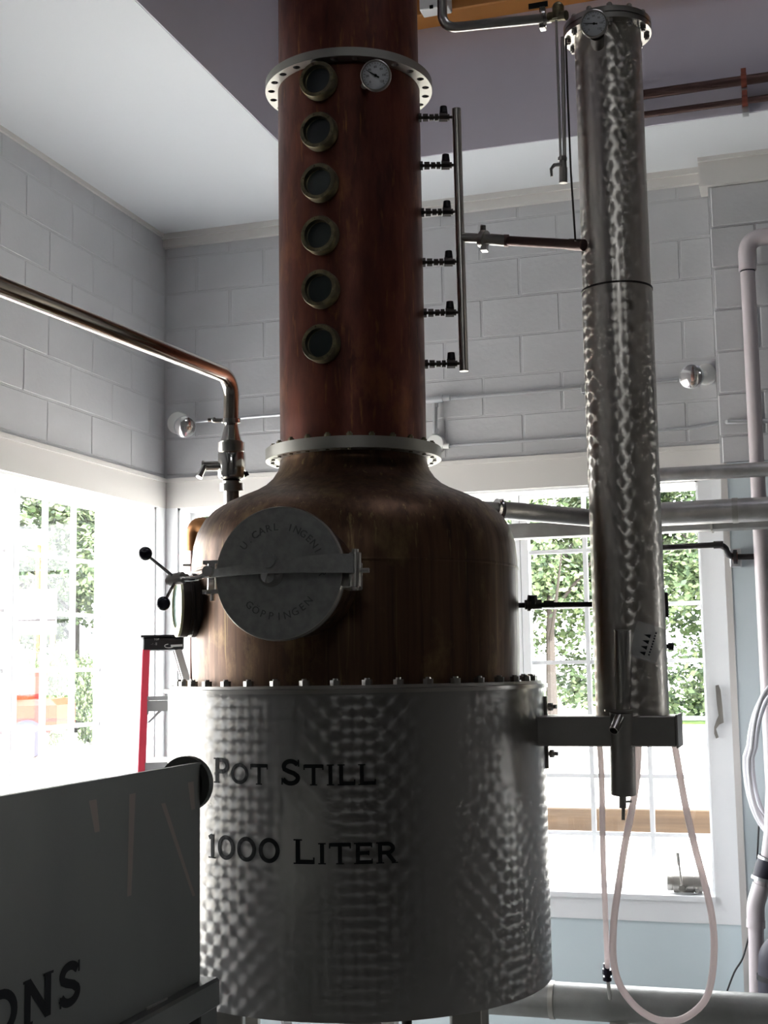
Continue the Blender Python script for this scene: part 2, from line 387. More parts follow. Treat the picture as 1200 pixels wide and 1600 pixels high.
# low ceiling around the tall well (L-shaped soffit) and the well itself
m = MB(); m.box((XL-.4, YF-.4, ZC), (VX, YB+.4, ZC+.25)); m.box((VX, VY, ZC), (XR+.4, YB+.4, ZC+.25)); m.struct('ceiling', CEIL)
m = MB(); m.box((VX-.004, YF-.4, ZC+.002), (VX+.006, VY+.012, ZR)); m.box((VX-.12, YF-.4, ZC+.25), (VX, VY+.12, ZR)); m.struct('trim_1', VOIDM)
m = MB(); m.box((VX, VY-.006, ZC+.002), (XR+.4, VY+.004, ZR)); m.box((VX, VY, ZC+.25), (XR+.4, VY+.12, ZR)); m.struct('trim_2', VOIDM)
m = MB()   # roof of the well, left open for the added roof light
for a, b in (((VX-.12, YF-.4, ZR), (SX0, VY+.12, ZR+.2)), ((SX1, YF-.4, ZR), (XR+.4, VY+.12, ZR+.2)), ((SX0, YF-.4, ZR), (SX1, SY0, ZR+.2)), ((SX0, SY1, ZR), (SX1, VY+.12, ZR+.2))): m.box(a, b)
m.struct('ceiling.001', DARKWALL)
MB().box((SX0, SY0, ZR+.14), (SX1, SY1, ZR+.16)).struct('added_roof_light', FROST)  # unseen frosted pane, added to light the well faces

def block_mesh(l, h, d):
    m = MB(); m.box((-l/2, -d, -h/2), (l/2, 0, h/2), bev=.004); me = m.mesh('block'); me.materials.append(BLOCK); return me
BM_ = {}
def lay_blocks(wall, axis, u0, u1, z0, z1, uph, skip, plane, course=.2055, L=.4064):
    """blocks stand 6 mm proud of the mortar plane; u runs along the wall"""
    zbase = 3.075+.4        # a bed joint measured in the room
    k0 = math.floor((z0-zbase)/course); z = zbase + k0*course; row = k0
    while z < z1-.01:
        a, b = max(z, z0), min(z+course, z1)
        off = uph + (L/2 if row % 2 else 0)
        u = off + math.floor((u0-off)/L)*L
        while u < u1:
            p, q = max(u, u0), min(u+L, u1)
            if q-p > .05 and b-a > .04 and not skip(p, q, a, b):
                key = (round(q-p, 2), round(b-a, 2), axis)
                if key not in BM_: BM_[key] = block_mesh(q-p-.009, b-a-.009, .03)
                c = (p+q)/2; zz = (a+b)/2; j = random.uniform(-.0008, .0008)
                if axis == 'x': inst('block', BM_[key], wall, (c, plane+.0275+j, zz))
                else: inst('block', BM_[key], wall, (plane-.0275+j, c, zz), (0, 0, PI/2))
            u += L
        z += course; row += 1

# mortar planes with window holes
def wall_with_hole(name, axis, plane, th, u0, u1, z1, h):
    m = MB()
    def bx(a, b, c, d):
        if axis == 'x': m.box((a, plane, c), (b, plane+th, d))
        else: m.box((plane-th, a, c), (plane, b, d))
    bx(u0, h[0], 0, z1); bx(h[1], u1, 0, z1); bx(h[0], h[1], 0, h[2]); bx(h[0], h[1], h[3], z1)
    return m.struct(name, MORTAR)
TH = .30
wb = wall_with_hole('wall_back', 'x', YB, TH, XL-.3, 1.6, ZC, (W0, W1, WS, WH))
wall_with_hole('wall_back.002', 'x', YB, TH, 1.6, XR, ZC, (3.2, 4.4, WS, WH))
wl = wall_with_hole('wall_left', 'y', XL, TH, YF, YB, ZC, (LW0, LW1, WS, WH))
PX0 = -.325
lay_blocks(wb, 'x', XL+.006, PX0, 3.04, ZC, -1.294, lambda p, q, a, b: False, YB)
lay_blocks(wl, 'y', 3.3, YB-.006, 3.04, ZC, 5.30, lambda p, q, a, b: False, XL)
MB().box((XR, YF, 0), (XR+.3, YB+.3, ZR)).struct('wall_right', FARWALL)
m = MB()
for a, b in (((XL-.3, YF-.3, 0), (FX0, YF, ZR)), ((FX1, YF-.3, 0), (XR, YF, ZR)), ((FX0, YF-.3, 0), (FX1, YF, HZ0)), ((FX0, YF-.3, HZ1), (FX1, YF, ZR))): m.box(a, b)
m.struct('wall_front', FARWALL)
def plain_window(name, a, b, axis):
    m = MB(); a, b = Vector(a), Vector(b); k = 0 if axis == 'x' else 1; n = 4
    for i in range(n+1):
        c = a[k] + (b[k]-a[k])*i/n; p, q = a.copy(), b.copy(); p[k], q[k] = c-.03, c+.03; m.box(p, q)
    for z in (a.z, (a.z+b.z)/2, b.z): p, q = a.copy(), b.copy(); p.z, q.z = z-.03, z+.03; m.box(p, q)
    o = m.struct(name, WHITE); k2 = 1-k; c = (a[k2]+b[k2])/2; p, q = a.copy(), b.copy(); p[k2], q[k2] = c-.003, c+.003
    MB().box(p, q).build('pane', PANE, o)
plain_window('added_front_window', (FX0, YF-.2, HZ0), (FX1, YF-.1, HZ1), 'x')  # unseen, added to fill the room with light from behind
plain_window('window_4', (3.2, YB+.1, .9), (4.4, YB+.2, 2.88), 'x')

# pilaster at the right of the back window: blocks above, smooth panel below
PD = .13
pil = MB().box((PX0, YB-PD+.006, 0), (1.6, YB, ZC)).struct('wall_back.001', MORTAR)
lay_blocks(pil, 'x', PX0, 1.6, 2.93, ZC, -.52, lambda p, q, a, b: False, YB-PD)
MB().box((PX0+.022, YB-PD-.018, .0), (1.6, YB-PD+.004, 2.93)).build('panel', PANEL, pil)
MB().box((PX0, YB-PD-.022, .0), (PX0+.03, YB-PD+.004, 2.93)).build('panel_edge', TRIM, pil)
MB().box((W0-.09, YB-.012, 0), (PX0, YB+.002, WS-.12)).build('panel', PANEL, wb)
MB().box((XL-.002, 3.2, 0), (XL+.012, YB, WS-.12)).build('panel', PANEL, wl)

# cornice trims
m = MB(); m.box((XL, YB-.035, ZC-.075), (PX0+.01, YB, ZC)); m.box((XL, YB-.05, ZC-.03), (PX0+.01, YB, ZC)); m.struct('trim_3', TRIM)
m = MB(); m.box((PX0-.04, YB-PD-.03, ZC-.14), (1.6, YB, ZC)); m.box((PX0-.04, YB-PD-.045, ZC-.02), (1.6, YB, ZC)); m.struct('trim_4', TRIM)
m = MB(); m.box((XL, YF, ZC-.022), (XL+.016, YB-.03, ZC)); m.struct('trim_5', TRIM)

# ---- windows
def window(name, axis, u0, u1, glass, n_units, side):
    """glass = plane coordinate of the panes; u along the wall; casing on the room side."""
    r = bpy.data.objects.new(name, None); COL.objects.link(r); r['kind'] = 'structure'
    wallp = YB if axis == 'x' else XL; sgn = 1 if axis == 'x' else -1     # outwards
    r.location = ((u0+u1)/2, YB, WS) if axis == 'x' else (XL, (u0+u1)/2, WS)
    def bx(m, a, b, d0, d1, c, d):
        if axis == 'x': m.box((a, wallp+d0, c), (b, wallp+d1, d))
        else: m.box((wallp-d1, a, c), (wallp-d0, b, d))
    gd = abs(glass-wallp)
    # casing
    m = MB(); bx(m, u0-.09 if axis == 'x' else u0-.12, u1+.118 if axis == 'x' else YB-.0, -.022, .001, WH, 3.04)
    bx(m, u0-.09, u1+.118 if axis == 'x' else YB-.03, -.03, 0, 3.022, 3.045); m.build('head_casing', TRIM, r)
    m = MB(); bx(m, u1, u1+.118 if axis == 'x' else YB-.022, -.022, .001, WS-.12, WH); m.build('side_casing', WHITE, r)
    m = MB(); bx(m, u0-.085, u0, -.022, .001, WS-.12, WH); m.build('side_casing', WHITE, r)
    m = MB(); bx(m, u0, u1, -.022, .001, WS-.12, WS-.012); m.build('apron', WHITE, r)
    m = MB(); bx(m, u0-.0, u1+.0, -.035, gd+.03, WS-.02, WS+.004); m.build('sill', WHITE, r)
    m = MB(); bx(m, u0, u1, 0, gd+.04, WH-.012, WH+.002); bx(m, u0-.002, u0+.012, 0, gd+.04, WS, WH); bx(m, u1-.012, u1+.002, 0, gd+.04, WS, WH); m.build('reveal_lining', WHITE, r)
    uw = n_units
    for (a, b) in uw:
        s = bpy.data.objects.new('sash', None); COL.objects.link(s); s.parent = r
        m = MB(); gb, gt = WS+.045-.02, 2.853
        fr = .040
        bx(m, a, a+fr, gd-.03, gd+.03, WS, WH-.01); bx(m, b-fr, b, gd-.03, gd+.03, WS, WH-.01)
        bx(m, a+fr, b-fr, gd-.03, gd+.03, WS, gb-.0); bx(m, a+fr, b-fr, gd-.03, gd+.03, gt, WH-.01)
        f = m.build('sash_frame', WHITE, r)
        cw = (b-a-2*fr)/3; rh = .2825
        for k in (1, 2):
            m = MB(); c = a+fr+cw*k; bx(m, c-.011, c+.011, gd-.012, gd+.012, gb, gt); m.build('muntin', WHITE, f)
        for k in range(1, 7):
            m = MB(); c = gt-rh*k; bx(m, a+fr, b-fr, gd-.010, gd+.010, c-.010, c+.010); m.build('muntin', WHITE, f)
        zz = [gb] + [gt-rh*k for k in range(6, 0, -1)] + [gt]
        for i in range(3):
            for j in range(7):
                m = MB(); bx(m, a+fr+cw*i+.009, a+fr+cw*(i+1)-.009, gd-.002, gd+.002, zz[j]+.008, zz[j+1]-.008); m.build('pane', PANE, f)
        bpy.data.objects.remove(s)
    return r
GB = .17
window('window_1', 'x', W0, W1, YB+GB, [(-1.356-.947*k, -1.356+.947-.947*k-.004) for k in (0, 1)] + [(W0+.0, -1.356-.947)], 0)
GL = .24
g5 = 5.31*(abs(XL)+GL)/3.49; g6 = 6.10*(abs(XL)+GL)/3.49
uwid = g6-g5+.08
window('window_2', 'y', LW0, LW1, XL-GL, [(g5-.04, g6+.04), (g5-.04-uwid-.01, g5-.05), (LW0, g5-.06-uwid)], 0)

# ---- rear of the room: its unseen high window is added for daylight from behind

# ================================================================== POT STILL
AX = onD(557, 1072, 4.35); AX.z = 0
d0 = (Vector((0, 0, 0)) - AX).normalized(); r0 = Vector((-d0.y, d0.x, 0))   # toward camera; to its right
def pol(phi, r, z=0):
    a = math.radians(phi); return AX + (d0*math.cos(a) + r0*math.sin(a))*r + Vector((0, 0, z))
def pdir(phi): a = math.radians(phi); return d0*math.cos(a) + r0*math.sin(a)
still = root('pot_still', AX, 'big copper pot still on an engine-turned steel jacket lettered POT STILL 1000 LITER', 'still')
RJ = .617; JB, JT = 1.02, 1.925
m = MB(); m.lathe([(RJ, JB), (RJ, JT)], AX, n=128); jk = m.build('jacket', SWJ, still)
m = MB(); m.lathe([(.05, JB-.04), (.3, JB-.02), (RJ-.03, JB-.004), (RJ, JB)], AX, n=96); m.build('jacket_base', STEELD, still)
m = MB(); m.lathe([(.50, JT), (RJ+.012, JT), (RJ+.012, JT+.012), (.50, JT+.012)], AX, n=96, closed=True); m.build('jacket_rim', STEEL, still)
m = MB(); m.lathe([(.50, JT+.013), (RJ-.006, JT+.013), (RJ-.006, JT+.022), (.50, JT+.022)], AX, n=96, closed=True); m.build('pot_rim', STEELD, still)
m = MB(); m.hexn((0, 0, 0), (0, 0, 1), .0155, .015); m.cyl((0, 0, 0), (0, 0, .020), .008, n=8)
bolt = m.mesh('bolt'); bolt.materials.append(STEEL)
for k in range(40): inst('bolt', bolt, still, pol(k*9+3, .583, JT+.022))
# copper pot
prof = [(.538, JT+.02), (.542, 2.05), (.542, 2.34), (.536, 2.40), (.523, 2.445), (.500, 2.485), (.470, 2.515), (.43, 2.54), (.385, 2.561), (.335, 2.582), (.30, 2.602), (.275, 2.625), (.257, 2.652), (.249, 2.68), (.249, 2.70)]
m = MB(); m.lathe([(r, h) for r, h in prof], AX, n=96); m.build('copper_pot', COPPOT, still)
# seam round the pot shoulder
m = MB(); m.lathe([(.543, 2.31), (.5445, 2.313), (.5445, 2.317), (.543, 2.32)], AX, n=96); m.build('pot_seam', COPPOT, still)
# column
RC = .2475
m = MB(); m.lathe([(RC, 2.72), (RC, 3.995)], AX, n=80); m.build('column', COPCOL, still)
m = MB(); m.lathe([(RC-.003, 4.015), (RC-.003, 5.6), (.2, 5.75), (.05, 5.8)], AX, n=80); m.build('upper_column', COPCOL, still)
def flange(name, z0, z1, ri, ro, nh, rh, hr):
    m = MB(); m.lathe([(ri, z0), (ro, z0), (ro, z1), (ri, z1)], AX, n=96, closed=True); o = m.build(name, FLANGEM, still)
    c = MB()
    for k in range(nh): p = pol(k*360/nh+5, rh); c.cyl((p.x, p.y, z0-.01), (p.x, p.y, z1+.01), hr, n=10)
    co = c.build('cut', FLANGEM, still)
    md = o.modifiers.new('b', 'BOOLEAN'); md.object = co; md.operation = 'DIFFERENCE'; md.solver = 'EXACT'
    bpy.context.view_layer.update()
    me = bpy.data.meshes.new_from_object(o.evaluated_get(bpy.context.evaluated_depsgraph_get()))
    o.modifiers.clear(); o.data = me; bpy.data.objects.remove(co); me.set_sharp_from_angle(angle=math.radians(35))
    return o
flange('neck_flange', 2.689, 2.727, .246, .297, 24, .274, .0085)
flange('column_flange', 3.990, 4.020, .246, .291, 24, .270, .0125)
m = MB(); m.cyl((0, 0, -.042), (0, 0, .016), .0065, n=8); m.hexn((0, 0, .0), (0, 0, 1), .0105, .011)
fb = m.mesh('flange_bolt'); fb.materials.append(BRASS)
for k in range(24): inst('flange_bolt', fb, still, pol(k*15+12.5, .274, 2.727))
m = MB(); m.cyl((0, 0, -.004), (0, 0, .007), .006, n=8); sb = m.mesh('stud'); sb.materials.append(STEEL)
for k in range(0, 24, 1): inst('stud', sb, still, pol(k*15+12.5, .270, 4.020))
# sight glasses up the column
def sight(z, phi=-21.5, r=.062, out=.038):
    n = pdir(phi); c = pol(phi, RC-.02, z); x = n.cross(Vector((0, 0, 1)))
    rt = MB(); rt.lathe([(r*.9, 0), (r*.9, .025), (r, .027), (r, .02+out), (r*.96, .026+out), (r*.77, .026+out), (r*.77, .012+out), (r*.77, .004+out), (r*.6, out)], c, n, n=32)
    o = rt.build('sight_glass', BRASS, still)
    g = MB(); g.cyl(c + n*(out-.004), c + n*(out+.003), r*.775, n=32); g.build('glass', GLASSD, o)
    for k in range(6):
        a = k*PI/3+.3; p = c + n*(.026+out) + (x*math.cos(a) + Vector((0, 0, 1))*math.sin(a))*r*.87
        q = MB(); q.cyl(p-n*.002, p + n*.0035, .0035, n=8); q.build('screw', BRASS, o)
    return o
for y in (126, 205, 285, 367, 451, 536):
    z = onD(496, y, 4.325-(y-126)*.000266).z; sight(z)
# gauges
def gauge(c, n, r, parent, name='thermometer', needle=200, stem=None):
    n = Vector(n).normalized(); x, y, _ = frame(n); x = -Vector((0, 0, 1)).cross(n).normalized()*-1; y = n.cross(x)
    m = MB(); m.lathe([(r*.2, -.035), (r*.55, -.033), (r*.9, -.028), (r, -.022), (r, .004), (r*.95, .006), (r*.87, .006), (r*.87, -.002)], c, n, n=32); o = m.build(name, STEEL, parent)
    m = MB(); m.cyl(c - n*.006, c - n*.001, r*.88, n=32); m.build('dial', GFACE, o)
    m = MB(); a = math.radians(needle); d = x*math.cos(a) + y*math.sin(a); e = n.cross(d)
    p = c + n*.001
    m.poly([p-d*r*.25-e*r*.05, p-d*r*.25+e*r*.05, p+d*r*.72+e*r*.012, p+d*r*.72-e*r*.012], .0008, n); m.cyl(p, p+n*.0012, r*.09, n=12); m.build('needle', INK, o)
    m = MB()
    for k in range(21):
        a = math.radians(-45+k*13.5); d = x*math.cos(a) + y*math.sin(a); e = n.cross(d); L_ = .12 if k % 4 == 0 else .06
        m.poly([c+d*r*(.80-L_)-e*r*.012, c+d*r*(.80-L_)+e*r*.012, c+d*r*.80+e*r*.012, c+d*r*.80-e*r*.012], .0006, n)
    m.build('graduation', INK, o)
    for k in range(7):
        a = math.radians(225-k*45); me = bfont(str(20*k), r*.2); me.materials.append(INK)
        t = bpy.data.objects.new('numeral', me); COL.objects.link(t); t.parent = o
        d = x*math.cos(a) + y*math.sin(a); t.location = c + d*r*.54 + n*.0002 - wloc(o)
        t.rotation_euler = Matrix((x, y, n)).transposed().to_euler()
    if stem: s_ = MB(); s_.cyl(c - n*.03, stem, .012, n=12); s_.build('stem', STEELD, o)
    return o
gc = onD(587, 118, 4.27)
gauge(gc, (CP - gc).normalized() + Vector((-.10, 0, .12)), .050, still, needle=148, stem=pol(10, .23, gc.z-.005))

# manway on the pot front
MC = onD(437, 896, 3.69); mphi = math.degrees(math.atan2((MC-AX).dot(r0), (MC-AX).dot(d0)))
MR = math.hypot((MC-AX).dot(r0), (MC-AX).dot(d0))
MN = (pdir(mphi) + Vector((0, 0, .05))).normalized(); MX = Vector((0, 0, 1)).cross(MN).normalized(); MY = MN.cross(MX)
print('manway', MC, mphi, MR)
R_ = .186
def mw(x, y, z=0): return MC + MX*x + MY*y + MN*z
m = MB(); m.lathe([(R_*.9, -.20), (R_*.9, -.032), (R_*1.0, -.030), (R_*1.0, -.024)], MC, MN, n=64); m.build('manway_neck', COPPOT, still)
m = MB(); m.lathe([(.001, -.022), (R_*1.01, -.022), (R_*1.015, -.018), (R_*1.015, .006), (R_*1.0, .010), (R_*.6, .013), (.001, .015)], MC, MN, n=72)
lid = m.build('manway_lid', LID, still, 'round grey cast manway lid with raised lettering')
m = MB(); m.lathe([(R_*1.016, -.006), (R_*1.022, -.004), (R_*1.022, .006), (R_*1.012, .0105), (R_*1.0, .0105)], MC, MN, n=72); m.build('lid_edge', STEEL, lid)
ENGR = mat('raised_cast_letters', (.16, .16, .158), .55, .7)
def arc_text(txt, radius, a0, step, size, up=True):
    for i, ch in enumerate(txt):
        if ch == ' ': continue
        a = math.radians(a0 - step*i if up else a0 + step*i)
        me = bfont(ch, size, .0008); me.materials.append(ENGR); t = bpy.data.objects.new('cast_letter', me); COL.objects.link(t); t.parent = lid
        ra = MX*math.cos(a) + MY*math.sin(a); yv = ra if up else -ra; xv = yv.cross(MN)
        t.location = MC + ra*radius + MN*.0128 - wloc(lid)
        t.rotation_euler = Matrix((xv, yv, MN)).transposed().to_euler()
arc_text('U.CARL INGENIEUR', R_*.70, 142, 9.6, .030)
arc_text('GÖPPINGEN', R_*.66, 226, 11.5, .030, False)
# yoke bar across the lid
def bar(pts, hw, th, name, mt, par):
    """pts in manway (x, z) with half width along MY"""
    m = MB(); prev = None
    for (x, y, z, h) in pts:
        v = [m.bm.verts.new(mw(x, y+s*h, z+t)) for s, t in ((-1, 0), (1, 0), (1, th), (-1, th))]
        if prev:
            for i in range(4): m.bm.faces.new((prev[i], prev[(i+1) % 4], v[(i+1) % 4], v[i]))
        else: m.bm.faces.new(v)
        prev = v
    m.bm.faces.new(prev); return m.build(name, mt, par)
bar([(-.215, .002, .012, .010), (-.16, .004, .030, .012), (-.08, .009, .040, .014), (0, .012, .044, .017), (.09, .016, .040, .022), (.17, .018, .030, .026), (.225, .018, .012, .026)], 0, .016, 'yoke', LID, still)
m = MB(); m.lathe([(.001, .012), (.040, .013), (.036, .022), (.026, .034), (.020, .046), (.001, .05)], mw(-.02, .0), MN - MY*.25, n=24); m.build('centre_boss', CHROME, still)
m = MB(); m.cyl(mw(-.012, .03, .05), mw(-.012, .03, .068), .022, n=20); m.build('centre_nut', LID, still)
# hinge at right
m = MB(); m.cyl(mw(.222, -.045, .0), mw(.222, .05, .0), .017, n=16); m.cyl(mw(.222, -.055, 0), mw(.222, .06, 0), .010, n=12)
m.cyl(mw(.222, 0, 0), mw(.262, 0, 0), .007, n=10); m.build('hinge', STEELD, still)
Mh = Matrix((MX, MY, MN)).transposed().to_4x4(); Mh.translation = MC
m = MB(); m.box((.17, -.045, -.10), (.215, .035, -.008), Mh, bev=.004); m.build('hinge_bracket', STEELD, still)
# catch at left with the three-armed handwheel
m = MB(); m.box((-.222, -.05, -.055), (-.196, .04, -.005), Mh, bev=.003); m.box((-.232, -.052, -.05), (-.186, -.040, .006), Mh); m.box((-.232, .034, -.05), (-.186, .044, .006), Mh)
m.cyl(mw(-.21, -.07, -.02), mw(-.21, -.05, -.02), .008, n=8); m.build('catch', CHROME, still)
HUB = onD(276, 905, 3.66); E1 = onD(326, 893, 3.62)
m = MB(); m.tube(cm([E1, onD(318, 899, 3.62), onD(305, 904, 3.63), HUB]), .007, 10); m.lathe([(.015, -.004), (.015, .012)], E1, MN, n=16, cap=True); m.build('clamp_spindle', CHROME, still)
hd = (E1 - HUB).normalized()
m = MB(); m.cyl(HUB - hd*.022 + Vector((0, 0, .002)), HUB + hd*.022, .017, n=18); m.cyl(HUB - hd*.032, HUB - hd*.02, .010, n=12); hubo = m.build('handwheel_hub', STEEL, still)
for (x, y, dd) in ((227, 865, 3.62), (255, 943, 3.60), (300, 912, 3.50)):
    if x == 300: continue
    p = onD(x, y, dd); m = MB(); m.cyl(HUB, p, .0045, n=8); a_ = m.build('arm', CHROME, hubo)
    m = MB(); m.ball(p, .0195, 20); m.build('ball_knob', BALL, hubo)
# side porthole (left flank)
pn = pdir(-73); pc = pol(-72, .60, onD(291, 946, 4.2).z)
m = MB(); m.lathe([(.104, -.16), (.104, -.075), (.094, -.073), (.094, -.062), (.102, -.060), (.102, -.045), (.095, -.043), (.095, -.035), (.101, -.033), (.101, -.008)], pc, pn, n=48); po = m.build('porthole', DKBR, still)
m = MB(); m.lathe([(.101, -.008), (.101, 0), (.096, .003), (.072, .003), (.070, -.006)], pc, pn, n=48); m.build('porthole_ring', mat('pale_brass_ring', (.62, .62, .42), .35, .7), po)
m = MB(); m.cyl(pc - pn*.008, pc - pn*.003, .071, n=40); m.build('glass', GLASSP, po)
# copper elbow and downpipe behind left of the pot
m = MB(); a = onD(330, 838, 4.55); b = onD(311, 836, 4.62); c = onD(311, 1040, 4.62)
m.tube(bend(pol(-110, .45, a.z), onD(305, 818, 4.62), onD(305, 860, 4.62), .045, 10), .032, 20); m.build('copper_elbow', ORANGECU, still)
m = MB(); m.cyl(onD(302, 860, 4.62), onD(301, 1075, 4.62), .011, n=12); m.build('drain_tube', COPPIPE, still)
m = MB(); m.cyl(onD(286, 883, 4.55), onD(302, 883, 4.55), .004, n=8); m.build('drain_tap', STEELD, still)
# legs and bottom outlet
for phi in (-128, -52, 38, 128):
    m = MB(); c = pol(phi, .50); Mz = Matrix.Translation(c) @ Matrix.Rotation(math.radians(18), 4, 'Z')
    m.box((-.045, -.045, 0), (.045, .045, JB), Mz, bev=.004); m.box((-.08, -.08, 0), (.08, .08, .012), Mz); m.build('leg', STEELD, still)
m = MB(); m.lathe([(.068, .30), (.068, JB-.02)], AX, n=32); m.lathe([(.085, .78), (.085, .80)], AX, n=32, cap=True); m.build('bottom_outlet', STEELD, still)
m = MB(); c = pol(30, .28); m.cyl(c + Vector((0, 0, .78)), c + Vector((0, 0, JB)), .016, n=12); m.cyl(c + Vector((0, 0, .88)), c + Vector((0, 0, .91)), .025, n=12); m.build('drain_fitting', DKBR, still)
# lettering on the jacket
def jtext(txt, x0, ybase, cap, small, K):
    """placed along the jacket surface from the angle seen at x0"""
    def phi_of(px):
        lo, hi = -80, 80
        for _ in range(40):
            mid = (lo+hi)/2; p = pol(mid, RJ); z_ = (p + Vector((0, 0, 1.5)) - CP); xx = 600 + F*z_.dot(CR)/z_.dot(CW)
            if xx < px: lo = mid
            else: hi = mid
        return lo
    a = phi_of(x0)
    for i, (ch, big) in enumerate(txt):
        h = cap if big else small
        if ch != ' ':
            fn = lambda gx, gy, l=0, a=a, h=h, K=K: pol(a + math.degrees(gx*h*K/RJ), RJ+.0012+l*.0002, ybase + gy*h)
            g, w_ = glyph(ch, fn); g.build('letter', INK, still)
        a += math.degrees((GLY[ch][0]*h*K + (.10*h if ch != ' ' else 0))/RJ)
zb1 = pol(-10, RJ).copy(); dp = (pol(-10, RJ) - CP).dot(CW)
def zfront(px, y):
    for_lo, hi = 0.5, 3
    lo = .5
    for _ in range(40):
        mid = (lo+hi)/2; q = AX.copy(); q = pol(-12, RJ, mid) - CP
        if 800 - F*q.dot(CU)/q.dot(CW) > y: lo = mid
        else: hi = mid
    return lo
jtext([('P', 1), ('O', 0), ('T', 0), (' ', 0), ('S', 1), ('T', 0), ('I', 0), ('L', 0), ('L', 0)], 334, zfront(450, 1227), .072, .058, 1.05)
jtext([('1', 1), ('0', 1), ('0', 1), ('0', 1), (' ', 0), ('L', 1), ('I', 0), ('T', 0), ('E', 0), ('R', 0)], 325, zfront(450, 1350), .068, .058, 1.11)

# bracket plates on the jacket's right flank are part of the condenser bracket
# ================================================================== BRACKET + CONDENSER
CX = Vector((-.517, 4.21, 0)); RCN = .1135
ZB = onD(987, 1117, 4.12).z
brk = root('support_bracket', (CX.x, CX.y, ZB-.092), 'wide steel box bracket bolted to the jacket, carrying the tall condenser', 'bracket')
bx0 = pol(86, RJ).x-.0
m = MB(); m.box((bx0-.03, 4.10, ZB-.092), (-.375, 4.26, ZB), bev=.003); m.build('box_beam', STEELD, brk)
m = MB(); m.box((-.375, 4.096, ZB-.096), (-.369, 4.264, ZB+.004)); m.build('end_plate', STEELD, brk)
pl = pol(80, RJ+.008)
m = MB(); m.box((pl.x-.012, pl.y-.02, ZB-.17), (pl.x+.006, 4.22, ZB+.06), bev=.002); m.build('mounting_plate', STEEL, brk)
for zz in (ZB+.025, ZB-.125):
    m = MB(); m.hexn((pl.x+.004, pl.y+.01, zz), (1, -.15, 0), .014, .012); m.cyl((pl.x, pl.y+.01, zz), (pl.x+.03, pl.y+.005, zz), .007, n=10); m.build('bolt', CHROME, brk)
con = root('condenser', (CX.x, CX.y, ZB), 'tall narrow engine-turned steel condenser column right of the copper still', 'condenser')
ZS = onD(1015, 440, 4.18).z; ZT = onD(939, 28, 4.25).z
m = MB(); m.lathe([(RCN, ZB), (RCN, ZB+.02), (RCN, ZS)], CX, n=64, cap=True); m.build('lower_shell', SWC, con)
m = MB(); m.lathe([(RCN-.0035, ZS), (RCN-.0035, ZT)], CX, n=64); m.build('upper_shell', SWC, con)
m = MB(); m.lathe([(RCN-.004, ZS-.003), (RCN+.002, ZS-.003), (RCN+.002, ZS+.003), (RCN-.004, ZS+.003)], CX, n=64, closed=True); m.build('seam_band', DKBR, con)
m = MB(); m.lathe([(.10, ZT), (.145, ZT), (.145, ZT+.018), (.1, ZT+.018)], CX, n=64, closed=True); m.lathe([(.145, ZT+.021), (.145, ZT+.039), (.001, ZT+.045)], CX, n=64, cap=True); m.build('top_flange', STEEL, con)
m = MB(); m.hexn((0, 0, -.012), (0, 0, 1), .010, .012); m.hexn((0, 0, .04), (0, 0, 1), .010, .012); m.cyl((0, 0, -.018), (0, 0, .056), .006, n=8); cb_ = m.mesh('bolt'); cb_.materials.append(STEELD)
for k in range(12):
    a = k*PI/6+.2; inst('bolt', cb_, con, CX + Vector((.129*math.cos(a), .129*math.sin(a), ZT)))
gc = onD(928, 37, 4.09)
gauge(gc, (CP - gc).normalized() + Vector((-.05, 0, .15)), .0425, con, needle=172)
m = MB(); m.cyl(onD(932, 52, 4.11), onD(934, 70, 4.2), .024, .02, n=20); m.build('gauge_stem', DKBR, con)
# side fittings
m = MB(); m.cyl(onD(1036, 1010, 4.2), onD(1050, 1010, 4.2), .008, n=10); m.cyl(onD(1044, 1010, 4.2), onD(1052, 1010, 4.2), .013, n=10); m.build('side_plug', BLACKP, con)
m = MB(); p = onD(1041, 945, 4.22); m.cbox(p, (.012, .02, .08), bev=.002); m.build('side_clip', BLACKP, con)
# parrot (spirit spout) on the condenser's front
D_ = 4.04
par = root('spirit_outlet', onD(973, 1240, D_), 'dull steel spirit outlet tube with spout, mounted on the condenser front', 'outlet')
m = MB(); m.cyl(onD(975, 1112, D_), onD(973, 984, D_), .0265, n=28); m.cyl(onD(973, 1000, D_+.03), onD(973, 1000, D_+.09), .01, n=10); m.build('upper_tube', STEELD, par)
m = MB(); c = onD(968, 1111, D_); m.cyl(c, c+Vector((0, 0, .005)), .046, n=28); m.build('collar_plate', STEEL, par)
m = MB(); m.cyl(onD(974, 1241, D_), onD(972, 1113, D_), .0385, n=28, cap=True); m.build('lower_cup', STEELD, par)
m = MB(); m.lathe([(.0145, 0), (.0145, .06), (.012, .06), (.012, .0)], onD(968, 1121, D_-.035), onD(957, 1146, D_-.085) - onD(968, 1121, D_-.035), n=20, closed=True); m.build('spout', STEEL, par)
m = MB(); m.cyl(onD(973, 1262, D_), onD(973, 1235, D_), .011, n=14); m.cyl(onD(974, 1281, D_), onD(974, 1262, D_), .0055, n=10); m.cyl(onD(975, 1253, D_), onD(987, 1252, D_), .0035, n=8); m.build('drain_tip', STEELD, par)
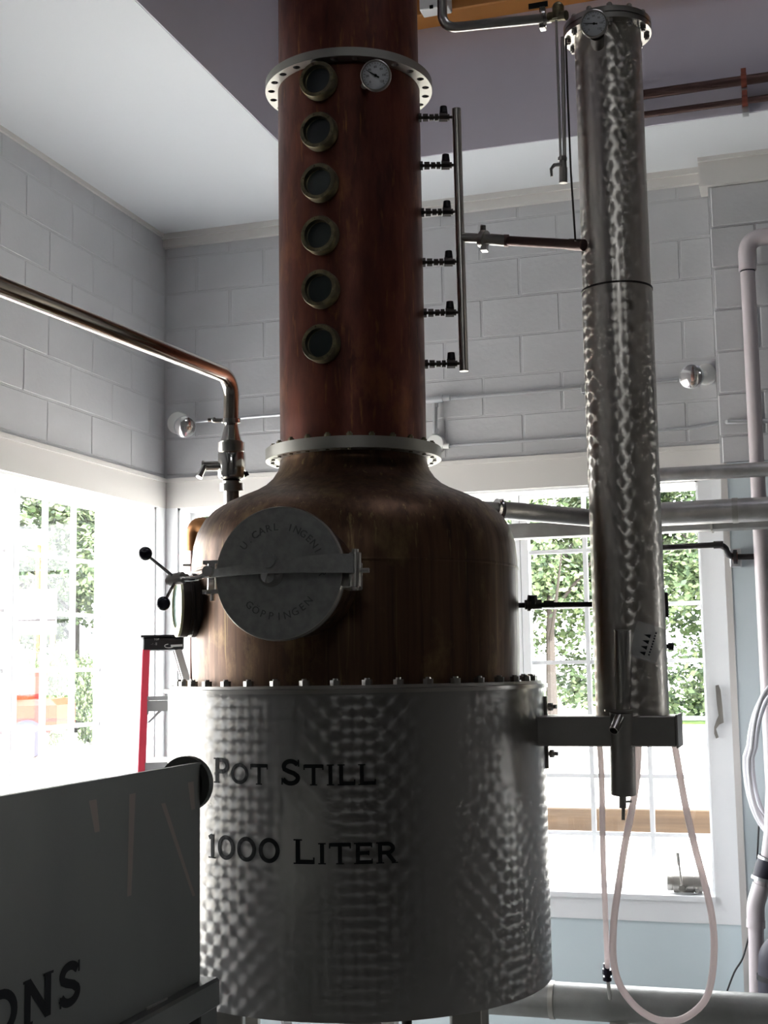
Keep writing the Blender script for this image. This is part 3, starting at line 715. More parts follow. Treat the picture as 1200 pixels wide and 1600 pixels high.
# beaker hung on the spirit outlet
b0 = onD(1004, 1031, 3.97); b1 = onD(1019, 981, 3.97); ba = (b1-b0).normalized(); Hb = (b1-b0).length*1.06
bk = root('measuring_beaker', b0, 'clear plastic beaker with black triangle print hung tilted on the steel condenser', 'beaker')
m = MB(); m.lathe([(.001, 0), (.038, .0), (.042, .005), (.051, Hb), (.054, Hb+.001), (.050, Hb+.002), (.040, .007), (.001, .003)], b0, ba, n=40); m.build('cup', CUP, bk)
bx_, by_, bd_ = frame(ba)
def cupn(a, h, rr=0): r = .0425 + (.009*h/Hb) + rr; d = (CP-b0); d = (d - ba*d.dot(ba)).normalized(); e = ba.cross(d); return b0 + ba*h + (d*math.cos(a) + e*math.sin(a))*r
for k in range(4):
    h = .022 + k*.018; m = MB(); v = [m.bm.verts.new(cupn(a, hh, .0008)) for a, hh in ((-.36, h), (.05, h+.006), (.05, h-.006))]; m.bm.faces.new(v); m.build('triangle_mark', INK, bk)
for k in range(9):
    h = .02 + k*.0085; m = MB(); v = [m.bm.verts.new(cupn(a, hh, .0008)) for a, hh in ((.26, h), (.36, h), (.36, h+.004), (.26, h+.005))]; m.bm.faces.new(v); m.build('print_mark', INK, bk)

# ================================================================== REFLUX MANIFOLD beside the column
DM = 4.50
t0_ = onD(713, 170, 4.52); t1_ = onD(725, 580, 4.46)
man = root('level_manifold', t1_, 'slim vertical steel manifold tube with six valves beside the copper column', 'manifold')
m = MB(); m.cyl(t0_, t1_, .0155, n=20); m.build('riser_tube', STEEL, man)
for (xa, y, xb) in ((657, 182, 706), (659, 257, 710), (661, 330, 712), (663, 408, 715), (665, 487, 717), (667, 567, 719)):
    dpt = 4.52 - (y-170)/410*.06
    a = onD(xa-3, y+2, dpt); b = onD(xb+4, y+1, dpt); u = (b-a).normalized(); L_ = (b-a).length
    m = MB(); m.cyl(a, b, .0055, n=10)
    for s_, e_, r_ in ((.0, .08, .016), (.12, .26, .014), (.3, .42, .0115), (.45, .55, .0125), (.58, .80, .016), (.80, .86, .011)): m.cyl(a+u*L_*s_, a+u*L_*e_, r_, n=8 if r_ > .0135 else 12)
    vb = m.build('valve', DKBR, man)
    c = a+u*L_*.70; m = MB(); m.cyl(c, c+Vector((0, 0, .022)), .007, n=10); m.cyl(c+Vector((0, 0, .014)), c+Vector((0, 0, .038)), .0145, .012, n=10); m.build('valve_knob', BLACKP, vb)
# cross pipe to condenser
cp0 = onD(722, 371, 4.49); cp1 = onD(790, 376, 4.42); cp2 = onD(912, 383, 4.235); u = (cp1-cp0).normalized()
m = MB(); m.cyl(cp0, onD(768, 374, 4.44), .0165, n=18); m.cyl(onD(752, 373, 4.46), onD(759, 374, 4.45), .030, n=20); m.cyl(onD(766, 374, 4.44), cp1, .0195, n=18); m.hexn(onD(755, 361, 4.455), (0, 0, 1), .010, .018); m.cbox(onD(757, 388, 4.455), (.02, .03, .02)); m.build('clamp_union', STEEL, man)
m = MB(); m.cyl(cp1, cp2, .0165, n=18); m.cyl(onD(787, 376, 4.42), onD(795, 376, 4.42), .021, n=18); m.cyl(onD(890, 382, 4.28), cp2, .019, n=18); m.build('cross_pipe', COPPIPE, man)

# vapour pipe across the top
a = onD(691, -160, 4.42); b = onD(691, 45, 4.40); c = onD(862, 28, 4.28)
vp = root('vapour_pipe', c, 'bright steel pipe bending in at the top toward the condenser head', 'pipe')
m = MB(); m.tube(bend(a, b, c, .055, 10), .0165, 18); m.build('pipe_run', STEEL, vp)
m = MB(); p = onD(846, 30, 4.28); q = onD(851, 29, 4.28); m.cyl(p, q, .030, n=18); m.cbox(onD(848, 16, 4.28), (.02, .02, .02), bev=.003); m.cbox(onD(848, 42, 4.28), (.022, .03, .018), bev=.003); m.build('clamp', CHROME, vp)
m = MB(); m.cyl(onD(858, 27, 4.28), onD(885, 24, 4.24), .016, n=14); m.cyl(onD(872, 10, 4.26), onD(872, 30, 4.26), .019, n=14); m.ball(onD(872, 12, 4.26), .019, 12); m.build('tee', BRASS, vp)
# sampling line with tap
sl = root('sampling_line', onD(880, 286, 4.18), 'pair of thin steel tubes ending in a small tap left of the condenser', 'tap')
for (xa, ya, xb, yb, rr) in ((869, 32, 876, 246, .0042), (879, 58, 882, 246, .0062)):
    m = MB(); m.cyl(onD(xa, ya, 4.22), onD(xb, yb, 4.18), rr, n=10); m.build('tube', STEEL, sl)
m = MB(); m.cyl(onD(879, 244, 4.18), onD(880, 262, 4.18), .012, n=12); m.cyl(onD(880, 262, 4.18), onD(880, 286, 4.18), .0135, n=8); m.cyl(onD(879, 246, 4.18), onD(879, 251, 4.18), .0155, n=6); m.build('tap_body', STEELD, sl)
m = MB(); m.tube([onD(876, 257, 4.17), onD(866, 258, 4.15), onD(861, 264, 4.15), onD(862, 276, 4.15)], [.006, .006, .005, .004], 10); m.build('lever', STEELD, sl)
m = MB(); m.tube([onD(884, 60, 4.2), onD(887, 150, 4.17), onD(892, 270, 4.15), onD(899, 376, 4.14)], .0032, 8); m.thing('capillary_tube', DKBR, 'thin dark capillary tube running down the condenser left edge', 'tube')

# ================================================================== LEFT: swan-neck pipe and valve
DV = 4.46
zb_ = onD(356, 594, DV).z
sp = root('outlet_valve', onD(362, 790, DV), 'polished steel valve on the pot shoulder below the long bent pipe', 'valve')
def vc(y, x=None): return onD((361 + (y-655)*.012) if x is None else x, y, DV)
m = MB(); m.cyl(vc(800), vc(763), .0265, n=24); m.build('neck_tube', PIPEST, sp)
m = MB()
for a, b, r in ((767, 755, .041), (755, 751, .030)): m.cyl(vc(a), vc(b), r, n=24)
m.build('lower_union', STEEL, sp)
m = MB(); m.lathe([(.03, 0), (.044, .006), (.047, .014), (.047, .088), (.044, .096), (.036, .10)], vc(750), (0, 0, 1), n=32); m.build('valve_body', CHROME, sp)
m = MB(); m.cyl(vc(705), vc(691), .045, n=28); m.cyl(vc(691), vc(689), .038, n=24); m.build('upper_union', STEEL, sp)
m = MB(); m.lathe([(.037, 0), (.032, .018), (.024, .055), (.024, .066)], vc(690), (0, 0, 1), n=28); m.build('reducer', CHROME, sp)
m = MB(); m.cyl(vc(661), vc(654), .033, n=24); m.cyl(vc(657, 346), vc(657, 336), .008, n=8); m.cyl(vc(656, 341), vc(656, 325), .006, n=8); m.ball(vc(656, 334), .010, 10); m.build('clamp_ring', CHROME, sp)
m = MB(); m.cyl(vc(728, 345), vc(728, 316), .0165, n=18); m.cyl(onD(319, 728, DV), onD(316, 728, DV), .019, n=18); h_ = m.build('spindle_housing', STEEL, sp)
m = MB(); m.tube([onD(320, 728, DV-.02), onD(315, 738, DV-.03), onD(311, 746, DV-.04)], [.009, .010, .012], 12); m.build('lever', CHROME, h_)
m = MB(); m.cyl(vc(743, 380), vc(739, 388), .008, n=8); m.build('body_screw', BALL, sp)
# long pipe: horizontal at height zp toward the left front
zp = onD(352, 590, DV).z
q0 = onZ(0, 447, zp); q1 = onD(362, 588, DV); q1.z = zp; ext = q0 + (q0-q1)*.9
print('pipe', q0, q1)
m = MB(); m.tube(bend(ext, q1, vc(655), .075, 12), .0265, 28); m.thing('bent_steel_pipe', PIPEST, 'long shiny steel pipe crossing the upper left and bending down to the valve', 'pipe')

# ================================================================== PIPES ON THE RIGHT
# flanged side pipe from the pot shoulder to behind condenser
pf = root('side_pipe', onD(790, 798, 4.5), 'shiny steel pipe leaving the pot shoulder toward the condenser', 'pipe')
m = MB(); m.cyl(onD(752, 792, 4.52), onD(785, 795, 4.55), .021, n=20); m.tube(bend(onD(785, 797, 4.55), onD(968, 813, 4.72), onY(985, 806, 5.70), .09, 8), .031, 24); m.build('pipe_run', FOIL, pf)
m = MB(); m.cyl(onD(774, 795, 4.54), onD(779, 796, 4.545), .036, n=24); m.cyl(onD(782, 797, 4.55), onD(787, 797, 4.55), .039, n=24); m.build('clamp', CHROME, pf)
# insulated pipes along the back wall
def hpipe(name, p0, p1, Y, r, mt, lab, bands=(), n=24, join=None):
    a, b = onY(*p0, Y), onY(*p1, Y); b = Vector((b.x, Y, (a.z+b.z)/2)); a.z = b.z
    rt = root(name, a, lab, 'pipe'); m = MB(); m.cyl(a, b + (b-a)*.6, r, n=n); m.build('pipe_jacket', mt, rt)
    if join: m = MB(); q = Vector((join[0], join[1], a.z)); m.tube(bend(a + Vector((.02, 0, 0)), a - Vector((.03, 0, 0)), q, .04, 5), r*.7, n=16); m.build('connection', mt, rt)
    for x in bands: m = MB(); m.cyl((x-.012, Y, a.z), (x+.012, Y, a.z), r*1.06, n=n); m.build('band', STEELD, rt)
    return rt
hpipe('insulated_pipe', (1000, 743.5), (1200, 733.5), 6.0, .033, FOIL, 'slimmer foil-jacketed pipe, upper of the two crossing right of the condenser', join=(CX.x, CX.y+.10))
hpipe('insulated_pipe', (940, 808), (1200, 795), 5.7, .051, FOIL, 'thick foil-jacketed pipe, lower of the two crossing right of the condenser', (onY(1149, 800, 5.7).x,))
# flat duct behind
a, b = onY(660, 836, 6.1), onY(1200, 826, 6.1)
dct = root('cable_trunking', (a.x, 6.1, a.z-.03), 'pale grey metal trunking running behind the pipes across the back window', 'trunking')
m = MB(); m.box((-1.78, 6.06, a.z-.040), (.6, 6.16, a.z+.030), bev=.004); m.build('channel', INSUL, dct)
for x in (-1.30, -.36, .1): m = MB(); m.box((x-.004, 6.054, a.z-.046), (x+.004, 6.166, a.z+.034)); m.build('joint_strip', STEELD, dct)
# black pipe with valve between pot and condenser
bl = root('feed_pipe', onD(870, 945, 4.3), 'thin black pipe with a dark valve joining pot and condenser', 'pipe')
m = MB(); m.cyl(onD(800, 946, 4.36), onD(935, 944, 4.27), .0085, n=12); m.cyl(onD(850, 944, 4.33), onD(866, 944, 4.32), .012, n=12); m.build('pipe_run', BLACKP, bl)
m = MB(); m.cyl(onD(820, 945, 4.34), onD(846, 944, 4.34), .016, n=12); m.cyl(onD(824, 945, 4.34), onD(829, 945, 4.34), .021, n=12); m.build('valve', DKBR, bl)
m = MB(); m.cyl(onD(832, 944, 4.34), onD(832, 930, 4.34), .019, .016, n=10); m.build('valve_knob', BLACKP, bl)
# black offset pipe on the back wall at the right
yy = 6.22; pts = [onY(1030, 856, yy), onY(1124, 851, yy), onY(1133, 856, yy+.02), onY(1138, 866, yy+.05), onY(1146, 870, yy+.08), onY(1162, 870, yy+.08), onY(1290, 867, yy+.08)]
bp_ = root('offset_pipe', pts[4], 'black iron pipe with a jog, strapped to the wall right of the window', 'pipe')
m = MB(); m.tube([pts[0], pts[1]], .0135, 14); m.tube([pts[0]+Vector((.01, 0, 0)), pts[0]-Vector((.02, .02, 0)), Vector((CX.x, CX.y+.10, pts[0].z))], .0125, 12); m.tube(cm(pts[1:5], 4), .0145, 14); m.tube(pts[4:], .0135, 14); m.cyl(onY(1115, 851.5, yy), onY(1130, 851, yy), .0175, n=14); m.build('pipe_run', BLACKP, bp_)
p = onY(1149, 870, yy+.08); m = MB(); m.lathe([(.015, -.008), (.033, -.008), (.033, .008), (.015, .008)], p, (1, 0, 0), n=20, closed=True); w_s = m.build('wall_strap', BLACKP, bp_)
m = MB(); m.cbox(p+Vector((0, .03, -.004)), (.05, .06, .085), bev=.003); m.build('wall_plate', ALU, w_s)
m = MB(); m.lathe([(.014, -.010), (.022, -.010), (.022, .010), (.014, .010)], p, (1, 0, 0), n=20, closed=True); m.build('clamp_glint', REDCU, w_s)  # small red ring, a glint put in as colour inside the strap
# copper pipes on the well face
def wellpipe(y0, y1, r, lab):
    Y = VY-.07; a = onY(1000, y0, Y); b = onY(1200, y1, Y); z = (a.z+b.z)/2
    x0 = onY(950, 150, Y).x; return MB().tube(bend((x0, VY, z), (x0, Y, z), (1.6, Y, z), .05, 6), r, 18).thing('copper_pipe', COPPIPE, lab, 'pipe', 'copper pipes on the well face', loc=(x0, Y, z)), z
_, z1_ = wellpipe(149, 120, .022, 'thicker old copper pipe, upper of the pair strapped under the beam')
_, z2_ = wellpipe(179, 154, .015, 'thinner old copper pipe, lower of the pair strapped under the beam')
hg = root('pipe_hanger', (onY(1163, 140, VY-.07).x, VY, z1_), 'red copper strap hanger holding the two ceiling pipes', 'hanger'); hx = hg.location.x
for z, r in ((z1_, .025), (z2_, .018)):
    m = MB(); m.lathe([(r, -.012), (r+.006, -.012), (r+.006, .012), (r, .012)], (hx, VY-.07, z), (1, 0, 0), n=20, closed=True); m.cbox((hx, VY-.07, z+r+.015), (.022, .012, .03)); m.build('strap', REDCU, hg)
m = MB(); m.box((hx-.014, VY-.05, z2_-.045), (hx+.014, VY, z2_+.03)); m.box((hx-.014, VY-.05, z1_-.045), (hx+.014, VY, z1_-.02)); m.build('standoff', ALU, hg)
# wooden beam on the well face
bz0 = onY(653, 52, VY-.006).z; bz1 = onY(900, 0, VY-.006).z; bz = (bz0+bz1)/2
m = MB(); m.box((VX, VY-.14, bz), (XR, VY, bz+.32), bev=.006); bm_ = m.thing('timber_beam', WOOD, 'long orange-stained timber beam high across the tall ceiling well', 'beam')
p = onY(806, 8, VY-.14)
m = MB(); m.box((onY(826, 9, VY-.14).x, VY-.146, onY(840, 10, VY-.14).z-.008), (onY(856, 8, VY-.14).x, VY-.139, onY(840, 6, VY-.14).z+.004)); m.build('slot', INK, bm_)
bxp = onY(668, 14, VY-.22); bxr = onY(700, 10, VY-.22)
jb = root('junction_box', bxp, 'pale grey junction box above the timber beam beside the column', 'box')
m = MB(); m.box((bxp.x-.04, VY-.22, bxp.z), (bxr.x, VY-.14, bxp.z+.16), bev=.004); m.build('box_body', CARDW, jb)
m = MB(); c = onY(674, 11, VY-.222); m.box((c.x-.008, VY-.226, c.z-.007), (c.x+.008, VY-.219, c.z+.008)); m.build('knockout', INK, jb)

# flood lamps and conduit on the back wall
def lamp(px, py, nx, r_base, lab, headpx):
    c = onY(px, py, YB-.02); rt = root('flood_lamp', c, lab, 'lamp')
    m = MB(); m.lathe([(.001, .0), (r_base, 0), (r_base, .02), (r_base*.92, .03), (.001, .032)], (c.x, YB-.006, c.z), (0, -1, 0), n=28); m.build('backplate', CARDW, rt)
    h = onY(*headpx, YB-.13); n = Vector(nx).normalized()
    m = MB(); m.cyl((c.x, YB-.03, c.z), h - n*.06, .014, n=10); m.build('knuckle', CARDW, rt)
    m = MB(); m.lathe([(.02, -.085), (.035, -.075), (.045, -.05), (.058, -.02), (.060, -.004), (.060, 0), (.056, .002)], h, n, n=32); b_ = m.build('lamp_head', ALU, rt)
    m = MB(); m.lathe([(.056, .001), (.045, .007), (.02, .011), (.001, .012)], h, n, n=28); m.build('lens', LAMPG, b_)
    return rt
lamp(278, 661, (.35, -.9, -.25), .062, 'round flood lamp on the back wall near the left corner', (289, 667))
lamp(1103, 585, (-.25, -1, -.1), .052, 'round flood lamp on the back wall beside the pilaster', (1080, 588))
def conduit(name, pts, r, lab, clips=()):
    rt = root(name, onY(*pts[0], YB-.03), lab, 'conduit')
    P = [onY(x, y, YB-.03) for x, y in pts]; m = MB(); m.tube(P, r, 12); m.build('tube', ALU, rt)
    for c in clips: q = onY(*c, YB-.03); m = MB(); m.cbox(q+Vector((0, .01, 0)), (.018, .05, .05), bev=.003); m.build('clip', ALU, rt)
    return rt
conduit('conduit', [(300, 659), (440, 648), (560, 640), (672, 626)], .010, 'thin metal conduit between the corner lamp and the column')
conduit('conduit', [(690, 624), (760, 618), (912, 605), (1060, 593)], .010, 'thin metal conduit running to the right flood lamp', ((911, 607),))
conduit('conduit', [(692, 697), (800, 690), (915, 682), (1085, 668)], .008, 'thin metal conduit just above the back window casing')
q0_, q1_ = onY(1078, 669, YB-.03), onY(1125, 660, YB-.03)
m = MB(); m.tube([q0_, q1_, onY(1138, 659, YB-PD-.03), onY(1260, 656, YB-PD-.03)], .011, 12); m.thing('bent_conduit', ALU, 'shiny conduit stepping round the pilaster at the right', 'conduit')
tb = root('conduit_box', onY(682, 624, YB-.03), 'small metal conduit tee with a short drop to a round box', 'box')
m = MB(); a = onY(667, 626, YB-.05); b = onY(692, 623, YB-.05); m.cyl(a, b, .019, n=14); m.cyl(b, onY(703, 622, YB-.05), .014, n=10); m.build('tee_body', ALU, tb)
m = MB(); m.cyl(onY(680, 630, YB-.04), onY(680, 677, YB-.04), .012, n=12); m.cyl(onY(680, 630, YB-.04), onY(680, 636, YB-.04), .016, n=10); m.cyl(onY(680, 670, YB-.04), onY(680, 678, YB-.04), .018, n=10); m.build('drop_tube', ALU, tb)
c = onY(682, 694, YB-.02); m = MB(); m.lathe([(.001, 0), (.047, 0), (.047, .04), (.042, .046), (.001, .048)], (c.x, YB, c.z), (0, -1, 0), n=28); m.cyl(onY(693, 697, YB-.04), onY(702, 697, YB-.04), .014, n=10); m.build('round_box', CARDW, tb)

# PVC pipes at the right
yp = YB-PD-.10
def pv(x, y, Y=yp): return onY(x, y, Y)
c = pv(1160, 400); cx = c.x+.02
dv = root('vent_pipe', (cx, yp, .05), 'tall white plastic pipe with an elbow at its top, right of the window', 'pipe')
zt = pv(1165, 373).z
m = MB(); m.tube(bend((cx, yp, 1.35), (cx, yp, zt), (cx+1.2, yp, zt), .10, 10), .0335, 24); m.build('pipe_run', PVC, dv)
m = MB(); m.cyl((cx, yp, zt-.155), (cx, yp, zt-.10), .040, n=24); m.tube(bend((cx, yp, zt-.10), (cx, yp, zt), (cx+.10, yp, zt), .08, 10), .040, 24); m.cyl((cx+.10, yp, zt), (cx+.16, yp, zt), .042, n=24); m.build('elbow', PVC, dv)
for (zz, rr) in ((zt-.157, .0345), ): m = MB(); m.cyl((cx, yp, zz-.006), (cx, yp, zz), rr, n=24); m.build('primer_ring', BALL, dv)
# lower drain stack with rubber coupling
dr = root('drain_pipe', onY(1180, 1580, 6.05), 'white plastic drain pipe with bends and a dark rubber coupling at lower right', 'pipe')
yd = 6.05
a0_, a1_, a2_, a3_, a4_ = onY(1183, 1545, yd), onY(1181, 1440, yd), onY(1183, 1398, yd), onY(1197, 1345, yd), onY(1202, 1300, yd)
m = MB(); m.tube([onY(1186, 1700, yd), a0_, a1_], .033, 24); m.build('pipe_run', PVC, dr)
m = MB(); m.cyl(onY(1181, 1449, yd), onY(1181, 1437, yd), .040, n=24); m.tube(cm([a1_, onY(1181, 1415, yd), onY(1186, 1395, yd), onY(1190, 1382, yd)], 5), .038, 24); m.build('elbow', PVC, dr)
m = MB(); m.tube([onY(1188, 1388, yd), onY(1194, 1355, yd)], .031, 24); m.build('upper_run', PVC, dr)
m = MB(); m.tube([onY(1191, 1372, yd), onY(1195, 1358, yd), onY(1201, 1340, yd)], [.042, .045, .042], 24); m.build('rubber_coupling', RUBBER, dr)
m = MB(); m.tube([onY(1190, 1375, yd), onY(1191, 1370, yd)], .0455, 24); m.tube([onY(1200, 1344, yd), onY(1201, 1340, yd)], .0455, 24); m.build('hose_clamp', ALU, dr)
m = MB(); m.tube([onY(1201, 1340, yd), onY(1206, 1300, yd), onY(1209, 1200, yd)], .033, 24); m.build('riser', PVC, dr)
# black round vessel at the edge
bv = root('black_trap', onY(1212, 1560, 5.9), 'dark round plastic drain trap at the bottom right edge', 'trap')
m = MB(); m.tube(cm([onY(1212, 1640, 5.9), onY(1210, 1520, 5.9), onY(1214, 1490, 5.9), onY(1236, 1478, 5.9), onY(1290, 1478, 5.9)], 6), .066, 28); m.build('trap_body', RUBBER, bv)
m = MB(); m.cyl(onY(1210, 1532, 5.9), onY(1210, 1524, 5.9), .072, n=28); m.build('collar', BLACK, bv)
# hose coil hanging at the right
coil = root('hose_coil', onY(1215, 1080, 6.1), 'coil of white hose hanging beside the tall plastic pipe', 'hose')
for k, (dx, dw, dy) in enumerate(((0, 52, 0), (9, 50, .03), (-2, 44, -.03), (6, 58, .05))):
    P = []
    for i in range(41):
        t = 2*PI*i/40; x = 1216+dx + math.sin(t)*dw*(1 if math.cos(t) < 0 else .9); y = 1182 + k*2 - math.cos(t)*(108+k*5)
        P.append(onY(x, y, 6.10+dy + .02*math.sin(t*2)))
    m = MB(); m.tube(P, .0105, 10, cap=False); m.build('loop', HOSEW, coil)
m = MB(); m.tube(cm([onY(1206, 1294, 6.1), onY(1202, 1310, 6.08), onY(1204, 1330, 6.06)], 4), .011, 10); m.build('tail', HOSEW, coil)
m = MB(); m.cyl(onY(1212, 1078, YB-PD), onY(1212, 1078, 5.98), .008, n=8); m.thing('wall_hook', STEELD, 'steel wall hook holding the coil of white hose', 'hook')
m = MB(); m.tube(cm([onY(1186, 1285, 6.30), onY(1183, 1340, 6.30), onY(1178, 1420, 6.3), onY(1163, 1490, 6.3), onY(1147, 1520, 6.3), onY(1132, 1560, 6.3)]), .004, 8); m.thing('black_cable', BLACK, 'thin black cable hanging between plastic pipe and window casing', 'cable')
# spanner on casing
sg = []
outl = [(1118, 1071), (1123, 1070), (1126, 1078), (1129, 1105), (1131, 1129), (1124, 1132), (1119, 1139), (1121, 1146), (1123, 1152), (1119, 1154), (1116, 1146), (1116, 1136), (1120, 1124), (1123, 1118), (1120, 1098)]
m = MB(); m.poly([onY(x, y, YB-.034) for x, y in outl], .008, (0, -1, 0)); m.cyl(onY(1121, 1075, YB-.02), onY(1121, 1075, YB-.05), .005, n=8); m.thing('hook_spanner', STEELD, 'steel hook spanner hanging on the right window casing', 'spanner')
# valve on the sill
vr = .047; vz = WS+.006+vr; vy = YB+.055
va, vb_ = onY(1044, 1390, vy).x, onY(1099, 1390, vy).x
sv = root('spare_valve', ((va+vb_)/2, vy, WS), 'spare steel butterfly valve with upright lever lying on the back window sill', 'valve')
def vx(t): return (va + (vb_-va)*t, vy, vz)
m = MB(); m.cyl(vx(.0), vx(.14), .040, n=28); m.cyl(vx(.14), vx(.17), .034, n=28); m.cyl(vx(.17), vx(.74), vr, n=32); m.cyl(vx(.77), vx(.98), vr, n=32); m.cyl(vx(.74), vx(.77), vr*.9, n=32); m.cyl(vx(.98), vx(1.04), .040, n=28); m.build('valve_body', STEELD, sv)
p = Vector(vx(.44)); p.y -= vr+.008; p.z -= .02
m = MB(); m.cyl(p + Vector((0, .03, 0)), p - Vector((0, .012, 0)), .017, n=16); m.cyl(p + Vector((0, .0, 0)), p + Vector((-.012, 0, .12)), .0055, n=10); m.cyl(p + Vector((-.012, 0, .11)), p + Vector((-.016, 0, .165)), .010, n=10); m.build('lever', STEEL, sv)
m = MB(); c = Vector(vx(.86)); c.y -= vr; c.z -= .028; m.cyl(c + Vector((0, .02, 0)), c-Vector((0, .006, 0)), .010, n=10); m.build('bolt', CHROME, sv)

# big pale pipe along the bottom right
a = onY(860, 1564, 5.35); b = onY(1190, 1580, 5.35); z = (a.z+b.z)/2
print('bigpipe z', a.z, b.z)
lp = root('lagged_pipe', (a.x, 5.35, z), 'thick pale lagged pipe running low along the bottom right', 'pipe')
m = MB(); m.cyl((-1.95, 5.35, z), (.6, 5.35, z), .070, n=36); m.build('pipe_jacket', INSUL, lp)
m = MB(); m.cyl((a.x+.0, 5.35, z), (a.x+.02, 5.35, z), .073, n=36); m.cyl((a.x+.9, 5.35, z), (a.x+.92, 5.35, z), .073, n=36); m.build('joint_band', STEELD, lp)
for x in (-1.7, -.75, .4):
    m = MB(); m.box((x-.035, 5.32, 0), (x+.035, 5.38, z-.06)); m.build('stand', STEELD, lp)
# tubes below the condenser
DH = 4.17
m = MB(); m.tube(cm([onD(x, y, DH+e) for x, y, e in ((936, 1150, 0), (940, 1215, 0), (942, 1330, .1), (946, 1430, .3), (949, 1510, .55))]), .0095, 12); h1 = m.thing('drain_hose', HOSE, 'straight milky hose hanging from the bracket down to a small fitting', 'hose')
hp = [(998, 1150), (995, 1215), (987, 1266), (976, 1322), (965, 1395), (959, 1440), (958, 1495), (966, 1533), (985, 1564), (1009, 1585), (1035, 1595), (1067, 1592), (1098, 1568), (1111, 1534), (1116, 1480), (1112, 1430), (1101, 1380), (1087, 1328), (1073, 1268), (1063, 1215), (1052, 1150)]
m = MB(); m.tube(cm([onD(x, y, DH) for x, y in hp], 4), .0112, 14); m.thing('looped_hose', HOSE, 'long milky hose hanging in a deep loop below the condenser', 'hose')
ft = root('hose_fitting', onD(952, 1545, 4.9), 'small dark and steel fitting at the foot of the straight hose', 'fitting')
m = MB(); m.cyl(onD(950, 1532, 4.73), onD(947, 1505, 4.73), .011, n=12); m.cyl(onD(949, 1522, 4.73), onD(949, 1514, 4.73), .018, n=10); m.cyl(onD(949, 1532, 4.73), onD(949, 1526, 4.73), .016, n=10); m.build('coupler', BALL, ft)
m = MB(); m.cyl(onD(950, 1532, 4.73), onD(953, 1560, 4.95), .007, n=10); m.build('spigot', STEEL, ft)

# ladder in the corner, seen from its side
DL = 5.30
c0 = onD(223, 1016, DL); rr_ = c0 - CP; v = Vector((rr_.x, rr_.y, 0)).normalized(); u = Vector((v.y, -v.x, 0))
lad = root('step_ladder', Vector((c0.x+.1, c0.y, 0)), 'red-railed step ladder with a black top cap left of the still', 'ladder')
Ml = Matrix((u, v, Vector((0, 0, 1)))).transposed().to_4x4(); Ml.translation = c0
Rl = Matrix((u, v, Vector((0, 0, 1)))).transposed().to_4x4()
m = MB(); m.box((0, 0, 0), (.165, .34, .052), Ml, bev=.005); m.box((-.008, -.008, .052), (.17, .35, .061), Ml); m.build('top_cap', BLACK, lad)
def decal(txt, size, x, z, name):
    me = bfont(txt, size); me.materials.append(CARDW); t = bpy.data.objects.new(name, me); COL.objects.link(t); t.parent = lad
    t.matrix_local = Matrix.Translation(-wloc(lad)) @ Ml @ Matrix.Translation((x, -.0012, z)) @ Matrix.Rotation(PI/2, 4, 'X')
decal('TOP', .011, .055, .043, 'warning_mark'); decal('. : . ||', .012, .045, .026, 'warning_mark')
m = MB(); strip(m, arc(0, 0, 1, .42, 100, 330, 14), .16, lambda a, b: Ml @ Vector((.105+a*.018, -.0013, .016+b*.018))); strip(m, [(0, 0), (2.6, .1)], .5, lambda a, b: Ml @ Vector((.112+a*.018, -.0013, .016+b*.018))); m.build('maker_badge', CARDW, lad)
foot = onD(223, 1197, DL); Lz = c0.z
def railpt(x, y, z): return Matrix.Translation(Vector((c0.x, c0.y, 0))) @ Rl @ Vector((x, y, z))
for yy1, yy0 in ((.015, -.0), (.31, .34)):
    for x1, x0, mt_ in ((.014, -.055, REDFG), (.14, .75, ALU)):
        p, q = railpt(x1, yy1, Lz+.004), railpt(x0, yy0, 0); d = (q-p).normalized(); e = v.cross(d).normalized(); Mr = Matrix((e, d.cross(e), d)).transposed().to_4x4(); Mr.translation = p
        m = MB(); m.box((-.016, -.012, 0), (.016, .012, (q-p).length), Mr, bev=.003); m.build('side_rail', mt_, lad)
for k in range(6):
    z_ = Lz - .215 - .245*k
    if z_ < .1: break
    x_ = .014 - .069*(1-z_/Lz); a = railpt(x_, .0, z_)
    Mr = Rl.copy(); Mr.translation = a
    m = MB(); m.box((.012, .0, .0), (.105, .33, .012), Mr); m.box((.012, .0, -.042), (.018, .33, .0), Mr); m.box((.10, .0, -.042), (.105, .33, .0), Mr); m.box((.012, .0, -.03), (.105, .004, .0), Mr); m.build('step', ALU, lad)
    m = MB(); m.poly([Mr @ Vector(w_) for w_ in ((.012, -.004, -.075), (.022, -.004, -.075), (.07, -.004, -.03), (.055, -.004, -.03))], .004, v); m.build('step_brace', ALU, lad)
    if k % 2 == 0:
        m = MB(); m.box((.012, -.006, .014), (.13+.61*(1-z_/Lz)+.0, .0, .030), Mr); m.build('spreader', ALU, lad)

# ================================================================== FOREGROUND TANK
TX = -1.326; ty1 = 2.780; ty0 = -.4
tk = root('gauging_tank', (TX-.25, 1.2, 0), 'dark steel tank lettered in gallons, cut off at the lower left foreground', 'tank')
zt0, zb0 = 1.785, 1.315
m = MB(); P = [(TX, zb0-.02), (TX, zt0), (TX-.010, zt0+.002), (TX-.5, zt0-.32), (TX-.5, zb0-.02)]
va_ = [m.bm.verts.new((x, ty0, z_)) for x, z_ in P]; vb2 = [m.bm.verts.new((x, ty1, z_)) for x, z_ in P]
m.bm.faces.new(va_); m.bm.faces.new(list(reversed(vb2)))
for i in range(5): m.bm.faces.new((va_[i], vb2[i], vb2[(i+1) % 5], va_[(i+1) % 5]))
m.build('tank_body', TANKM, tk)
m = MB(); m.box((TX-.01, ty0, zt0-.002), (TX+.002, ty1+.002, zt0+.003)); m.build('top_lip', TANKM, tk)
